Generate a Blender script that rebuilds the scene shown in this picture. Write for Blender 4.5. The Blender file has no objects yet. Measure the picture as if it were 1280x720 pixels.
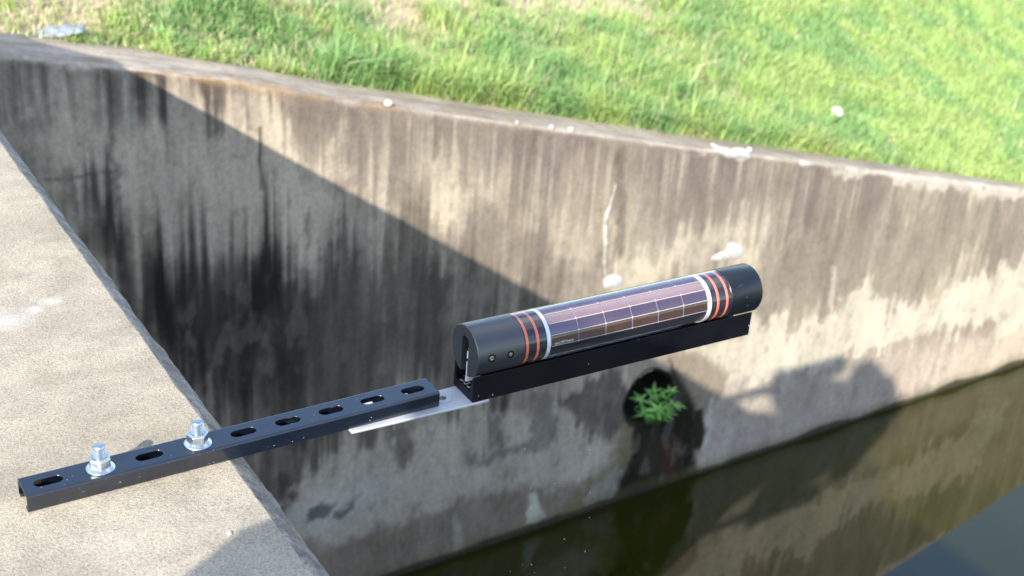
import bpy, bmesh, math, random
import numpy as np
from mathutils import Vector, Matrix, noise as mnoise
from mathutils.bvhtree import BVHTree

random.seed(7)
rng = np.random.default_rng(11)
SC = bpy.context.scene
COL = SC.collection
MM = 0.001

# ------------------------------------------------------------------ camera
CAM = Vector((-0.21403, -1.14381, 0.80022))
RIGHT = Vector((0.847235, -0.526224, 0.072665))
DOWN = Vector((-0.183305, -0.417991, -0.889765))
FWD = Vector((0.498590, 0.740521, -0.450597))
cd = bpy.data.cameras.new('camera')
cd.sensor_width = 22.3
cd.lens = 22.3 * 1682.5 / 1280
cd.clip_start = 0.02
cd.clip_end = 500
cd.dof.use_dof = True
cd.dof.focus_distance = 1.50
cd.dof.aperture_fstop = 5.2
cam = bpy.data.objects.new('camera', cd)
COL.objects.link(cam)
cam.matrix_world = Matrix(((RIGHT.x, -DOWN.x, -FWD.x, CAM.x),
                           (RIGHT.y, -DOWN.y, -FWD.y, CAM.y),
                           (RIGHT.z, -DOWN.z, -FWD.z, CAM.z), (0, 0, 0, 1)))
SC.camera = cam

# ------------------------------------------------------------------ light
# direction the sunlight travels in
def px_dir(u, v):
    return (FWD + RIGHT * ((u - 640) / 1682.5) + DOWN * ((v - 360) / 1682.5)).normalized()
SUN = px_dir(1096, 483)
CLOUD = (0.5, 9.1, 2.2)
w = bpy.data.worlds.new('World')
SC.world = w
w.use_nodes = True
wn = w.node_tree.nodes
sky = wn.new('ShaderNodeTexSky')
sky.sky_type = 'NISHITA'
sky.sun_disc = False
sky.sun_elevation = math.asin(-SUN.z)
sky.sun_rotation = math.atan2(-SUN.x, -SUN.y)
sky.air_density = 1.0
sky.dust_density = 0.4
sky.ozone_density = 1.3
# broken white cloud over the blue, as the water mirrors it
wl_ = w.node_tree.links
tc_ = wn.new('ShaderNodeTexCoord'); mp_ = wn.new('ShaderNodeMapping'); mp_.inputs['Scale'].default_value = (1, 1, 2.2); mp_.inputs['Location'].default_value = CLOUD
wl_.new(tc_.outputs['Generated'], mp_.inputs[0])
nz_ = wn.new('ShaderNodeTexNoise'); nz_.inputs['Scale'].default_value = 1.9; nz_.inputs['Detail'].default_value = 6; nz_.inputs['Roughness'].default_value = .55
wl_.new(mp_.outputs[0], nz_.inputs['Vector'])
rp_ = wn.new('ShaderNodeValToRGB'); rp_.color_ramp.elements[0].position = .48; rp_.color_ramp.elements[1].position = .68
rp_.color_ramp.elements[1].color = (.85, .85, .85, 1)
wl_.new(nz_.outputs['Fac'], rp_.inputs[0])
mxs_ = wn.new('ShaderNodeMix'); mxs_.data_type = 'RGBA'
wl_.new(rp_.outputs[0], mxs_.inputs[0]); wl_.new(sky.outputs[0], mxs_.inputs[6]); mxs_.inputs[7].default_value = (7.6, 7.6, 7.7, 1)
wl_.new(mxs_.outputs[2], wn['Background'].inputs[0])
wn['Background'].inputs[1].default_value = 0.15
ld = bpy.data.lights.new('sun', 'SUN')
ld.energy = 4.0
ld.angle = math.radians(0.5)
ld.color = (1.0, 0.91, 0.77)
sun = bpy.data.objects.new('sun', ld)
COL.objects.link(sun)
sun.rotation_euler = SUN.to_track_quat('-Z', 'Y').to_euler()
sun.location = (-6, -6, 8)
SC.view_settings.view_transform = 'Standard'
SC.view_settings.look = 'None'
SC.view_settings.exposure = 1.2
SC.view_settings.gamma = 1.0

# ------------------------------------------------------------------ helpers
def link(name, me, mat=None, parent=None):
    o = bpy.data.objects.new(name, me)
    COL.objects.link(o)
    if mat is not None:
        for m in (mat if isinstance(mat, (list, tuple)) else [mat]):
            me.materials.append(m)
    if parent is not None:
        o.parent = parent
    return o

def mesh(name, verts, faces, mat=None, parent=None, smooth=False):
    me = bpy.data.meshes.new(name)
    me.from_pydata([tuple(v) for v in verts], [], [tuple(f) for f in faces])
    bm = bmesh.new(); bm.from_mesh(me)
    bmesh.ops.recalc_face_normals(bm, faces=bm.faces)
    bm.to_mesh(me); bm.free()
    if smooth:
        me.shade_smooth()
    return link(name, me, mat, parent)

def tag(o, label=None, cat=None, group=None, kind=None):
    if label: o['label'] = label
    if cat: o['category'] = cat
    if group: o['group'] = group
    if kind: o['kind'] = kind
    return o

def empty(name, loc, rz=0.0):
    o = bpy.data.objects.new(name, None)
    COL.objects.link(o)
    o.location = loc
    o.rotation_euler = (0, 0, rz)
    o.empty_display_size = 0.05
    return o

def copy_tree(o, parent=None):
    c = o.copy(); COL.objects.link(c)
    if parent is not None: c.parent = parent
    for ch in [x for x in SC.objects if x.parent == o]:
        copy_tree(ch, c)
    return c

def bevel(o, width, seg=2, ang=35):
    bm = bmesh.new(); bm.from_mesh(o.data)
    es = [e for e in bm.edges if len(e.link_faces) == 2 and e.calc_face_angle(0) > math.radians(ang)]
    bmesh.ops.bevel(bm, geom=es, offset=width, segments=seg, affect='EDGES', profile=0.6, clamp_overlap=True)
    bm.to_mesh(o.data); bm.free()
    return o

def extrude(name, poly, x0, x1, mat, parent=None, seg=1):
    """closed (y,z) polygon swept along x, in mm"""
    n = len(poly); vs = []; fs = []
    for k in range(seg + 1):
        x = x0 + (x1 - x0) * k / seg
        vs += [(x * MM, y * MM, z * MM) for y, z in poly]
    for k in range(seg):
        for i in range(n):
            j = (i + 1) % n
            fs.append((k * n + i, k * n + j, (k + 1) * n + j, (k + 1) * n + i))
    fs.append(tuple(range(n))[::-1]); fs.append(tuple(seg * n + i for i in range(n)))
    return mesh(name, vs, fs, mat, parent)

def lathe(name, prof, mat, parent=None, axis='z', org=(0, 0, 0), n=48, smooth=True, closed=False):
    """profile [(r, h)] in mm turned round an axis"""
    vs = []; fs = []; m = len(prof)
    for r, h in prof:
        for k in range(n):
            a = 2 * math.pi * k / n
            if axis == 'z': p = (r * math.cos(a), r * math.sin(a), h)
            else: p = (h, r * math.sin(a), r * math.cos(a))
            vs.append(tuple((p[i] + org[i]) * MM for i in range(3)))
    rng_ = range(m) if closed else range(m - 1)
    for i in rng_:
        i2 = (i + 1) % m
        for k in range(n):
            k2 = (k + 1) % n
            fs.append((i * n + k, i * n + k2, i2 * n + k2, i2 * n + k))
    if not closed:
        fs.append(tuple(range(n))); fs.append(tuple((m - 1) * n + k for k in range(n)))
    o = mesh(name, vs, fs, mat, parent)
    if smooth:
        me = o.data; me.shade_smooth()
        bm = bmesh.new(); bm.from_mesh(me)
        for e in bm.edges:
            if len(e.link_faces) == 2 and e.calc_face_angle(0) > math.radians(32): e.smooth = False
        bm.to_mesh(me); bm.free()
    return o

def flat_plate(name, outlines, thick, mat, parent=None, place=None):
    """filled 2D outlines (first the edge, then holes; mm) of a given thickness"""
    cu = bpy.data.curves.new(name, 'CURVE'); cu.dimensions = '2D'; cu.fill_mode = 'BOTH'
    for ol in outlines:
        sp = cu.splines.new('POLY'); sp.points.add(len(ol) - 1)
        for p, (a, b) in zip(sp.points, ol): p.co = (a, b, 0, 1)
        sp.use_cyclic_u = True
    cu.extrude = thick / 2
    tmp = bpy.data.objects.new('tmp', cu); COL.objects.link(tmp)
    dg = bpy.context.evaluated_depsgraph_get()
    me = bpy.data.meshes.new_from_object(tmp.evaluated_get(dg))
    bpy.data.objects.remove(tmp)
    for v in me.vertices:
        a, b, c = v.co
        v.co = Vector(place(a, b, c)) * MM
    bm = bmesh.new(); bm.from_mesh(me)
    bmesh.ops.remove_doubles(bm, verts=bm.verts, dist=1e-6)
    bmesh.ops.recalc_face_normals(bm, faces=bm.faces)
    bm.to_mesh(me); bm.free()
    me.materials.clear()
    return link(name, me, mat, parent)

def stadium(cx, cy, ln, wd, n=10):
    r = wd / 2; h = ln / 2 - r; pts = []
    for k in range(n + 1):
        a = -math.pi / 2 + math.pi * k / n; pts.append((cx + h + r * math.cos(a), cy + r * math.sin(a)))
    for k in range(n + 1):
        a = math.pi / 2 + math.pi * k / n; pts.append((cx - h + r * math.cos(a), cy + r * math.sin(a)))
    return pts

# value noise for stains and relief
_L = rng.random((256, 256)).astype(np.float32)
def vn(x, y):
    xi = np.floor(x).astype(int); yi = np.floor(y).astype(int)
    fx = x - xi; fy = y - yi
    fx = fx * fx * (3 - 2 * fx); fy = fy * fy * (3 - 2 * fy)
    a = _L[xi & 255, yi & 255]; b = _L[(xi + 1) & 255, yi & 255]
    c = _L[xi & 255, (yi + 1) & 255]; d = _L[(xi + 1) & 255, (yi + 1) & 255]
    return (a * (1 - fx) + b * fx) * (1 - fy) + (c * (1 - fx) + d * fx) * fy
def fbm(x, y, o=4):
    s = 0; a = .5; t = 0
    for i in range(o):
        s = s + a * vn(x + 17.3 * i, y + 9.1 * i); t += a
        x = x * 2.03; y = y * 2.03; a *= .55
    return s / t          # 0..1, mean .5
def sst(a, b, x):
    t = np.clip((x - a) / (b - a), 0, 1); return t * t * (3 - 2 * t)

# ------------------------------------------------------------------ materials
class NT:
    def __init__(s, name):
        s.m = bpy.data.materials.new(name); s.m.use_nodes = True
        s.t = s.m.node_tree; s.p = s.t.nodes['Principled BSDF']; s.out = s.t.nodes['Material Output']
        s.co = s.t.nodes.new('ShaderNodeTexCoord').outputs['Object']
    def n(s, typ, **kw):
        nd = s.t.nodes.new(typ)
        for k, v in kw.items(): setattr(nd, k, v)
        return nd
    def l(s, a, b): s.t.links.new(a, b)
    def noise(s, scale, detail=4, rough=.55, vec=None, stretch=None, dist=0.0):
        v = vec or s.co
        if stretch:
            mp = s.n('ShaderNodeMapping'); s.l(v, mp.inputs[0]); mp.inputs['Scale'].default_value = stretch; v = mp.outputs[0]
        nd = s.n('ShaderNodeTexNoise'); nd.inputs['Scale'].default_value = scale
        nd.inputs['Detail'].default_value = detail; nd.inputs['Roughness'].default_value = rough
        nd.inputs['Distortion'].default_value = dist
        s.l(v, nd.inputs['Vector']); return nd.outputs['Fac']
    def ramp(s, fac, stops):
        r = s.n('ShaderNodeValToRGB'); e = r.color_ramp.elements
        while len(e) < len(stops): e.new(.5)
        for q, (p, c) in zip(e, stops):
            q.position = p; q.color = (*c, 1) if isinstance(c, (tuple, list)) else (c, c, c, 1)
        s.l(fac, r.inputs[0]); return r.outputs[0]
    def mix(s, fac, a, b, mode='MIX'):
        nd = s.n('ShaderNodeMix', data_type='RGBA', blend_type=mode)
        for i, x in ((0, fac), (6, a), (7, b)):
            if hasattr(x, 'is_linked'): s.l(x, nd.inputs[i])
            elif i == 0: nd.inputs[0].default_value = x
            else: nd.inputs[i].default_value = (*x, 1)
        return nd.outputs[2]
    def bump(s, h, strength=.3, dist=.001, prev=None):
        b = s.n('ShaderNodeBump'); b.inputs['Strength'].default_value = strength; b.inputs['Distance'].default_value = dist
        s.l(h, b.inputs['Height'])
        if prev is not None: s.l(prev, b.inputs['Normal'])
        s.l(b.outputs[0], s.p.inputs['Normal']); return b.outputs[0]
    def set(s, **kw):
        for k, v in kw.items():
            i = s.p.inputs[k.replace('_', ' ')]
            if hasattr(v, 'is_linked'): s.l(v, i)
            else: i.default_value = (*v, 1) if isinstance(v, tuple) and len(v) == 3 else v
        return s

def attr_mat(name, attr, rough=.9):
    t = NT(name); a = t.n('ShaderNodeAttribute'); a.attribute_name = attr
    return t, a.outputs['Color']

# stained concrete of the wing wall: stains and painted shade tones come from the mesh colours, grain from noise
t, c = attr_mat('stained_concrete', 'stain_shade')
g1 = t.noise(55, 5, .65); g2 = t.noise(9, 4, .6, stretch=(1.0, 1.0, .35)); g3 = t.noise(260, 3, .6)
c1 = t.mix(1.0, c, t.ramp(g1, [(.30, .84), (.55, 1.0), (.75, 1.08)]), 'MULTIPLY')
c1 = t.mix(1.0, c1, t.ramp(g2, [(.30, .80), (.6, 1.05), (.8, 1.12)]), 'MULTIPLY')
c1 = t.mix(1.0, c1, t.ramp(g3, [(.35, .85), (.6, 1.05)]), 'MULTIPLY')
g4 = t.noise(48, 4, .7, stretch=(1.0, 1.0, .38)); g5 = t.noise(120, 3, .7, stretch=(1.0, 1.0, .6))
c1 = t.mix(1.0, c1, t.ramp(g4, [(.36, (.88, .87, .86)), (.50, (.99, .99, .99)), (.68, (1.07, 1.06, 1.05))]), 'MULTIPLY')
c1 = t.mix(1.0, c1, t.ramp(g5, [(.38, .90), (.52, 1.0), (.66, 1.05)]), 'MULTIPLY')
t.set(Base_Color=c1, Roughness=.9); t.p.inputs['Specular IOR Level'].default_value = .25
b1 = t.bump(g1, .35, .004); t.bump(g3, .35, .0015, b1)
M_WALL = t.m

t = NT('sanded_concrete')       # deck of the headwall
big = t.noise(3.2, 5, .6, dist=.6); mid = t.noise(22, 4, .6); gr = t.noise(330, 3, .75); gr2 = t.noise(800, 2, .7)
dir_ = t.noise(5.5, 4, .55, stretch=(.6, 2.0, 1))
c = t.ramp(big, [(.30, (.375, .335, .265)), (.5, (.475, .43, .35)), (.70, (.53, .485, .40))])
c = t.mix(1.0, c, t.ramp(dir_, [(.30, (.76, .755, .76)), (.50, (.97, .97, .97)), (.7, (1.05, 1.04, 1.01))]), 'MULTIPLY')
c = t.mix(1.0, c, t.ramp(mid, [(.30, (.84, .83, .83)), (.55, (1, 1, 1)), (.75, (1.08, 1.05, 1.0))]), 'MULTIPLY')
c = t.mix(1.0, c, t.ramp(gr, [(.32, (.60, .58, .56)), (.46, (.93, .93, .93)), (.58, (1.0, 1, 1)), (.70, (1.30, 1.28, 1.22))]), 'MULTIPLY')
c = t.mix(1.0, c, t.ramp(gr2, [(.35, (.75, .75, .75)), (.6, (1.06, 1.06, 1.06))]), 'MULTIPLY')
# whitish paint smears
def smear(t, c, pos, rad, col=(.74, .76, .80), sc=14, st=(1, 1, 1)):
    mp = t.n('ShaderNodeMapping'); t.l(t.co, mp.inputs[0])
    mp.vector_type = 'POINT'; mp.inputs['Location'].default_value = (-pos[0] * st[0], -pos[1] * st[1], -pos[2] * st[2]); mp.inputs['Scale'].default_value = st
    ln = t.n('ShaderNodeVectorMath', operation='LENGTH'); t.l(mp.outputs[0], ln.inputs[0])
    nz = t.noise(sc, 4, .6)
    ad = t.n('ShaderNodeMath', operation='MULTIPLY_ADD'); t.l(nz, ad.inputs[0]); ad.inputs[1].default_value = rad * 1.6; t.l(ln.outputs['Value'], ad.inputs[2])
    f = t.ramp(ad.outputs[0], [(rad * .9, .36), (rad * 2.1, 0.0)])
    return t.mix(f, c, col)
c = smear(t, c, (.062, .385, -.019), .034, st=(.7, 1.3, 1), sc=26)
c = smear(t, c, (.135, .405, -.019), .013, sc=50)
c = smear(t, c, (.112, .395, -.019), .010, sc=60)
t.set(Base_Color=c, Roughness=.95); t.p.inputs['Specular IOR Level'].default_value = .2
b1 = t.bump(gr, .9, .0016); b1 = t.bump(gr2, .5, .0008, b1); t.bump(mid, .1, .003, b1)
M_DECK = t.m

t = NT('worn_shaded_edge')
a = t.noise(30, 5, .7); b = t.noise(240, 4, .7); li = t.noise(26, 3, .6)
c = t.ramp(a, [(.3, (.13, .12, .115)), (.5, (.27, .25, .235)), (.72, (.46, .435, .40))])  # darker greys put the unlit chamfer's shade into its colour
c = t.mix(t.ramp(li, [(.62, 0.0), (.70, .8)]), c, (.42, .27, .12))
c = t.mix(1.0, c, t.ramp(b, [(.3, .6), (.6, 1.1)]), 'MULTIPLY')
t.set(Base_Color=c, Roughness=.9); b1 = t.bump(a, .6, .006); t.bump(b, .7, .002, b1)
M_EDGE = t.m

def painted(name, col, rough, specks=True, spec=.5, dust=.06, metal=0.0, speck_scale=260):
    t = NT(name)
    a = t.noise(18, 4, .6); b = t.noise(120, 4, .7)
    c = t.mix(t.ramp(a, [(.40, 0.0), (.72, 1.0)]), col, tuple(x * .75 + dust * .6 for x in col))
    c = t.mix(t.ramp(b, [(.60, 0.0), (.78, .35)]), c, (dust * 2.4, dust * 2.5, dust * 2.8))
    if specks:
        v = t.n('ShaderNodeTexVoronoi'); v.inputs['Scale'].default_value = speck_scale; t.l(t.co, v.inputs['Vector'])
        msk = t.ramp(v.outputs['Distance'], [(.10, 1.0), (.16, 0.0)])
        sel = t.ramp(t.noise(speck_scale * .28, 2, .5), [(.60, 0.0), (.64, 1.0)])
        f = t.n('ShaderNodeMath', operation='MULTIPLY'); t.l(msk, f.inputs[0]); t.l(sel, f.inputs[1])
        c = t.mix(f.outputs[0], c, (.55, .55, .53))
    sc_ = t.noise(60, 3, .7, stretch=(.25, 2.5, 2.5))
    c = t.mix(t.ramp(sc_, [(.66, 0.0), (.74, .30)]), c, (.10, .11, .13))
    r = t.ramp(a, [(.3, rough - .07), (.7, rough + .10)])
    t.set(Base_Color=c, Roughness=r, Metallic=metal); t.p.inputs['Specular IOR Level'].default_value = spec
    t.bump(b, .08, .0006)
    return t.m
M_STRUT = painted('dark_painted_steel', (.002, .005, .015), .42, spec=.35, dust=.005)
pb = M_STRUT.node_tree.nodes['Principled BSDF']; pb.inputs['Coat Weight'].default_value = .9; pb.inputs['Coat Roughness'].default_value = .17; pb.inputs['Coat IOR'].default_value = 1.75; pb.inputs['Coat Tint'].default_value = (.85, .92, 1, 1)
M_RAIL = painted('black_anodised_rail', (.0015, .002, .005), .45, spec=.28, dust=.004, speck_scale=150)
M_CAP = painted('grey_rubbery_cap', (.012, .017, .028), .42, spec=.9, dust=.022, specks=False)
pb = M_CAP.node_tree.nodes['Principled BSDF']; pb.inputs['Coat Weight'].default_value = .5; pb.inputs['Coat Roughness'].default_value = .45; pb.inputs['Coat IOR'].default_value = 1.7
M_CAPB = painted('black_satin_cap', (.002, .004, .010), .36, spec=.6, dust=.005, specks=False)
M_BLACK = NT('black_recess').set(Base_Color=(.004, .004, .005), Roughness=.6).m
M_PLUG = NT('dark_inner_plug').set(Base_Color=(.022, .023, .036), Roughness=.3).m
M_RED = NT('red_o_ring').set(Base_Color=(.90, .20, .12), Roughness=.5).m
M_WHITER = NT('white_end_ring').set(Base_Color=(.84, .88, .90), Roughness=.5).m
M_LINE = NT('pale_solder_line').set(Base_Color=(.70, .63, .54), Roughness=.45).m
M_TICK = NT('bluish_gap_film').set(Base_Color=(.22, .22, .33), Roughness=.3).m
M_PRINT = NT('white_print').set(Base_Color=(.85, .85, .82), Roughness=.5).m
M_PCB = NT('pale_connector_strip').set(Base_Color=(.75, .80, .80), Roughness=.4).m
M_BRASS = NT('bronze_contact').set(Base_Color=(.35, .22, .13), Roughness=.4, Metallic=.6).m
M_BRACK = NT('grey_contact_print').set(Base_Color=(.33, .34, .36), Roughness=.5).m
t = NT('solar_cell'); a = t.noise(35, 3, .6)
df = t.n('ShaderNodeBsdfDiffuse'); t.l(t.ramp(a, [(.3, (.050, .020, .016)), (.7, (.085, .036, .028))]), df.inputs[0])
gl = t.n('ShaderNodeBsdfGlossy'); gl.inputs[0].default_value = (.84, .64, .76, 1); gl.inputs['Roughness'].default_value = .10
fr = t.n('ShaderNodeFresnel'); fr.inputs['IOR'].default_value = 2.6
mx = t.n('ShaderNodeMixShader'); mx.inputs[0].default_value = .33; t.l(df.outputs[0], mx.inputs[1]); t.l(gl.outputs[0], mx.inputs[2])
t.l(mx.outputs[0], t.out.inputs[0])
M_CELL = t.m
t = NT('clear_acrylic')          # clear sleeve: passes light straight through, mirrors at grazing angles
tr = t.n('ShaderNodeBsdfTransparent'); tr.inputs[0].default_value = (.93, .94, .97, 1)
gl = t.n('ShaderNodeBsdfGlossy'); gl.inputs['Roughness'].default_value = .06
lw = t.n('ShaderNodeLayerWeight'); lw.inputs['Blend'].default_value = .5
pw = t.n('ShaderNodeMath', operation='POWER'); t.l(lw.outputs['Facing'], pw.inputs[0]); pw.inputs[1].default_value = 2.3
ml = t.n('ShaderNodeMath', operation='MULTIPLY_ADD'); t.l(pw.outputs[0], ml.inputs[0]); ml.inputs[1].default_value = .9; ml.inputs[2].default_value = .045
mx = t.n('ShaderNodeMixShader'); t.l(ml.outputs[0], mx.inputs[0]); t.l(tr.outputs[0], mx.inputs[1]); t.l(gl.outputs[0], mx.inputs[2])
t.l(mx.outputs[0], t.out.inputs[0]); M_CLEAR = t.m
t = NT('zinc_plate'); a = t.noise(45, 4, .6); b = t.noise(12, 3, .6)
t.set(Base_Color=t.ramp(b, [(.3, (.42, .45, .49)), (.6, (.56, .585, .62)), (.75, (.66, .68, .71))]), Roughness=t.ramp(a, [(.3, .42), (.7, .62)]), Metallic=.15)
t.bump(a, .15, .0006); M_ZINC = t.m
t = NT('bright_zinc_bolt'); a = t.noise(160, 3, .6)
t.set(Base_Color=t.ramp(a, [(.3, (.50, .57, .64)), (.7, (.72, .78, .84))]), Roughness=.30, Metallic=1.0)
t.bump(a, .12, .0004)
M_BOLT = t.m
t = NT('stainless_screw'); t.set(Base_Color=(.60, .50, .40), Roughness=.3, Metallic=1.0); M_SCREW = t.m

# ------------------------------------------------------------------ shared levels
WATER_Z = -2.881
TAN1 = math.tan(math.radians(1.0))
def wall_y(x): return 2.78 + (x - .203) * TAN1
_TX = [-20, .2, .593, .808, 1.013, 1.325, 1.668, 2.394, 3.281, 4.329, 5.657, 7.0, 10.5, 40]
_TZ = [-.375, -.378, -.461, -.508, -.551, -.626, -.723, -.913, -1.138, -1.391, -1.715, -2.043, -2.897, -3.3]
def top_z(x): return np.interp(x, _TX, _TZ)
def cap_w(x): return np.interp(x, [.2, .6, 1.3, 2.3, 3.3, 4.3, 5.0, 5.8, 8], [.31, .31, .27, .28, .255, .215, .18, .14, .14])

# ------------------------------------------------------------------ headwall (concrete deck the strut is bolted to)
ZS = -.019
def headwall():
    ys = list(np.arange(-8, -1.2, .2)) + list(np.arange(-1.2, 2.54, .008)) + [2.54]
    xs_top = [-7.0, -2.0, -.6, -.2, .05, .17]
    # cross section from the far side over the deck, the chamfer and down the face
    sec = [(x, ZS) for x in xs_top] + [(.2065, ZS), (.2105, ZS - .0022), (.219, ZS - .0105), (.228, ZS - .0195), (.2345, ZS - .0275), (.236, ZS - .034), (.236, -.38)]
    sec = [(-7.0, -.38)] + sec
    vs = []; fs = []; mi = []
    for y in ys:
        for i, (x, z) in enumerate(sec):
            if 7 <= i <= 12 and -1.3 < y < 2.6:
                q = mnoise.noise((y * 30, i * 2.3, 1)) * .0016 + mnoise.noise((y * 7, 4, i * .6)) * .0022 + mnoise.noise((y * 95, i * 4.0, 3)) * .0008
                x = x + q; z = z + (q * .6 if i > 7 else 0)
            if i >= 6: x -= max(0.0, y - 2.28) * .8      # unseen corner, cut back to steer its shadow on the wing wall
            vs.append((x, y, z))
    m = len(sec)
    for k in range(len(ys) - 1):
        for i in range(m):
            j = (i + 1) % m
            fs.append((k * m + i, k * m + j, (k + 1) * m + j, (k + 1) * m + i)); mi.append(1 if 7 <= i <= 12 else 0)
    fs.append(tuple(range(m))); mi.append(0)
    fs.append(tuple((len(ys) - 1) * m + i for i in range(m))); mi.append(0)
    root = empty('headwall', (0, 0, 0))
    me = bpy.data.meshes.new('deck')
    me.from_pydata(vs, [], fs)
    me.polygons.foreach_set('material_index', mi)
    bm = bmesh.new(); bm.from_mesh(me); bmesh.ops.recalc_face_normals(bm, faces=bm.faces)
    for f in bm.faces: f.smooth = f.material_index == 1
    bm.to_mesh(me); bm.free()
    link('deck', me, [M_DECK, M_EDGE], root)
    x0, x1, y0, y1, z0, z1 = -7, .233, -8, 3.0, -3.4, -.382
    V = [(x, y, z) for x in (x0, x1) for y in (y0, y1) for z in (z0, z1)]
    mesh('abutment', V, [(0, 1, 3, 2), (4, 6, 7, 5), (0, 4, 5, 1), (2, 3, 7, 6), (0, 2, 6, 4), (1, 5, 7, 3)], M_EDGE, root)
    tag(root, 'sunlit sandy concrete headwall with rough chamfered edge carrying the slotted steel strut', 'headwall')
headwall()

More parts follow.
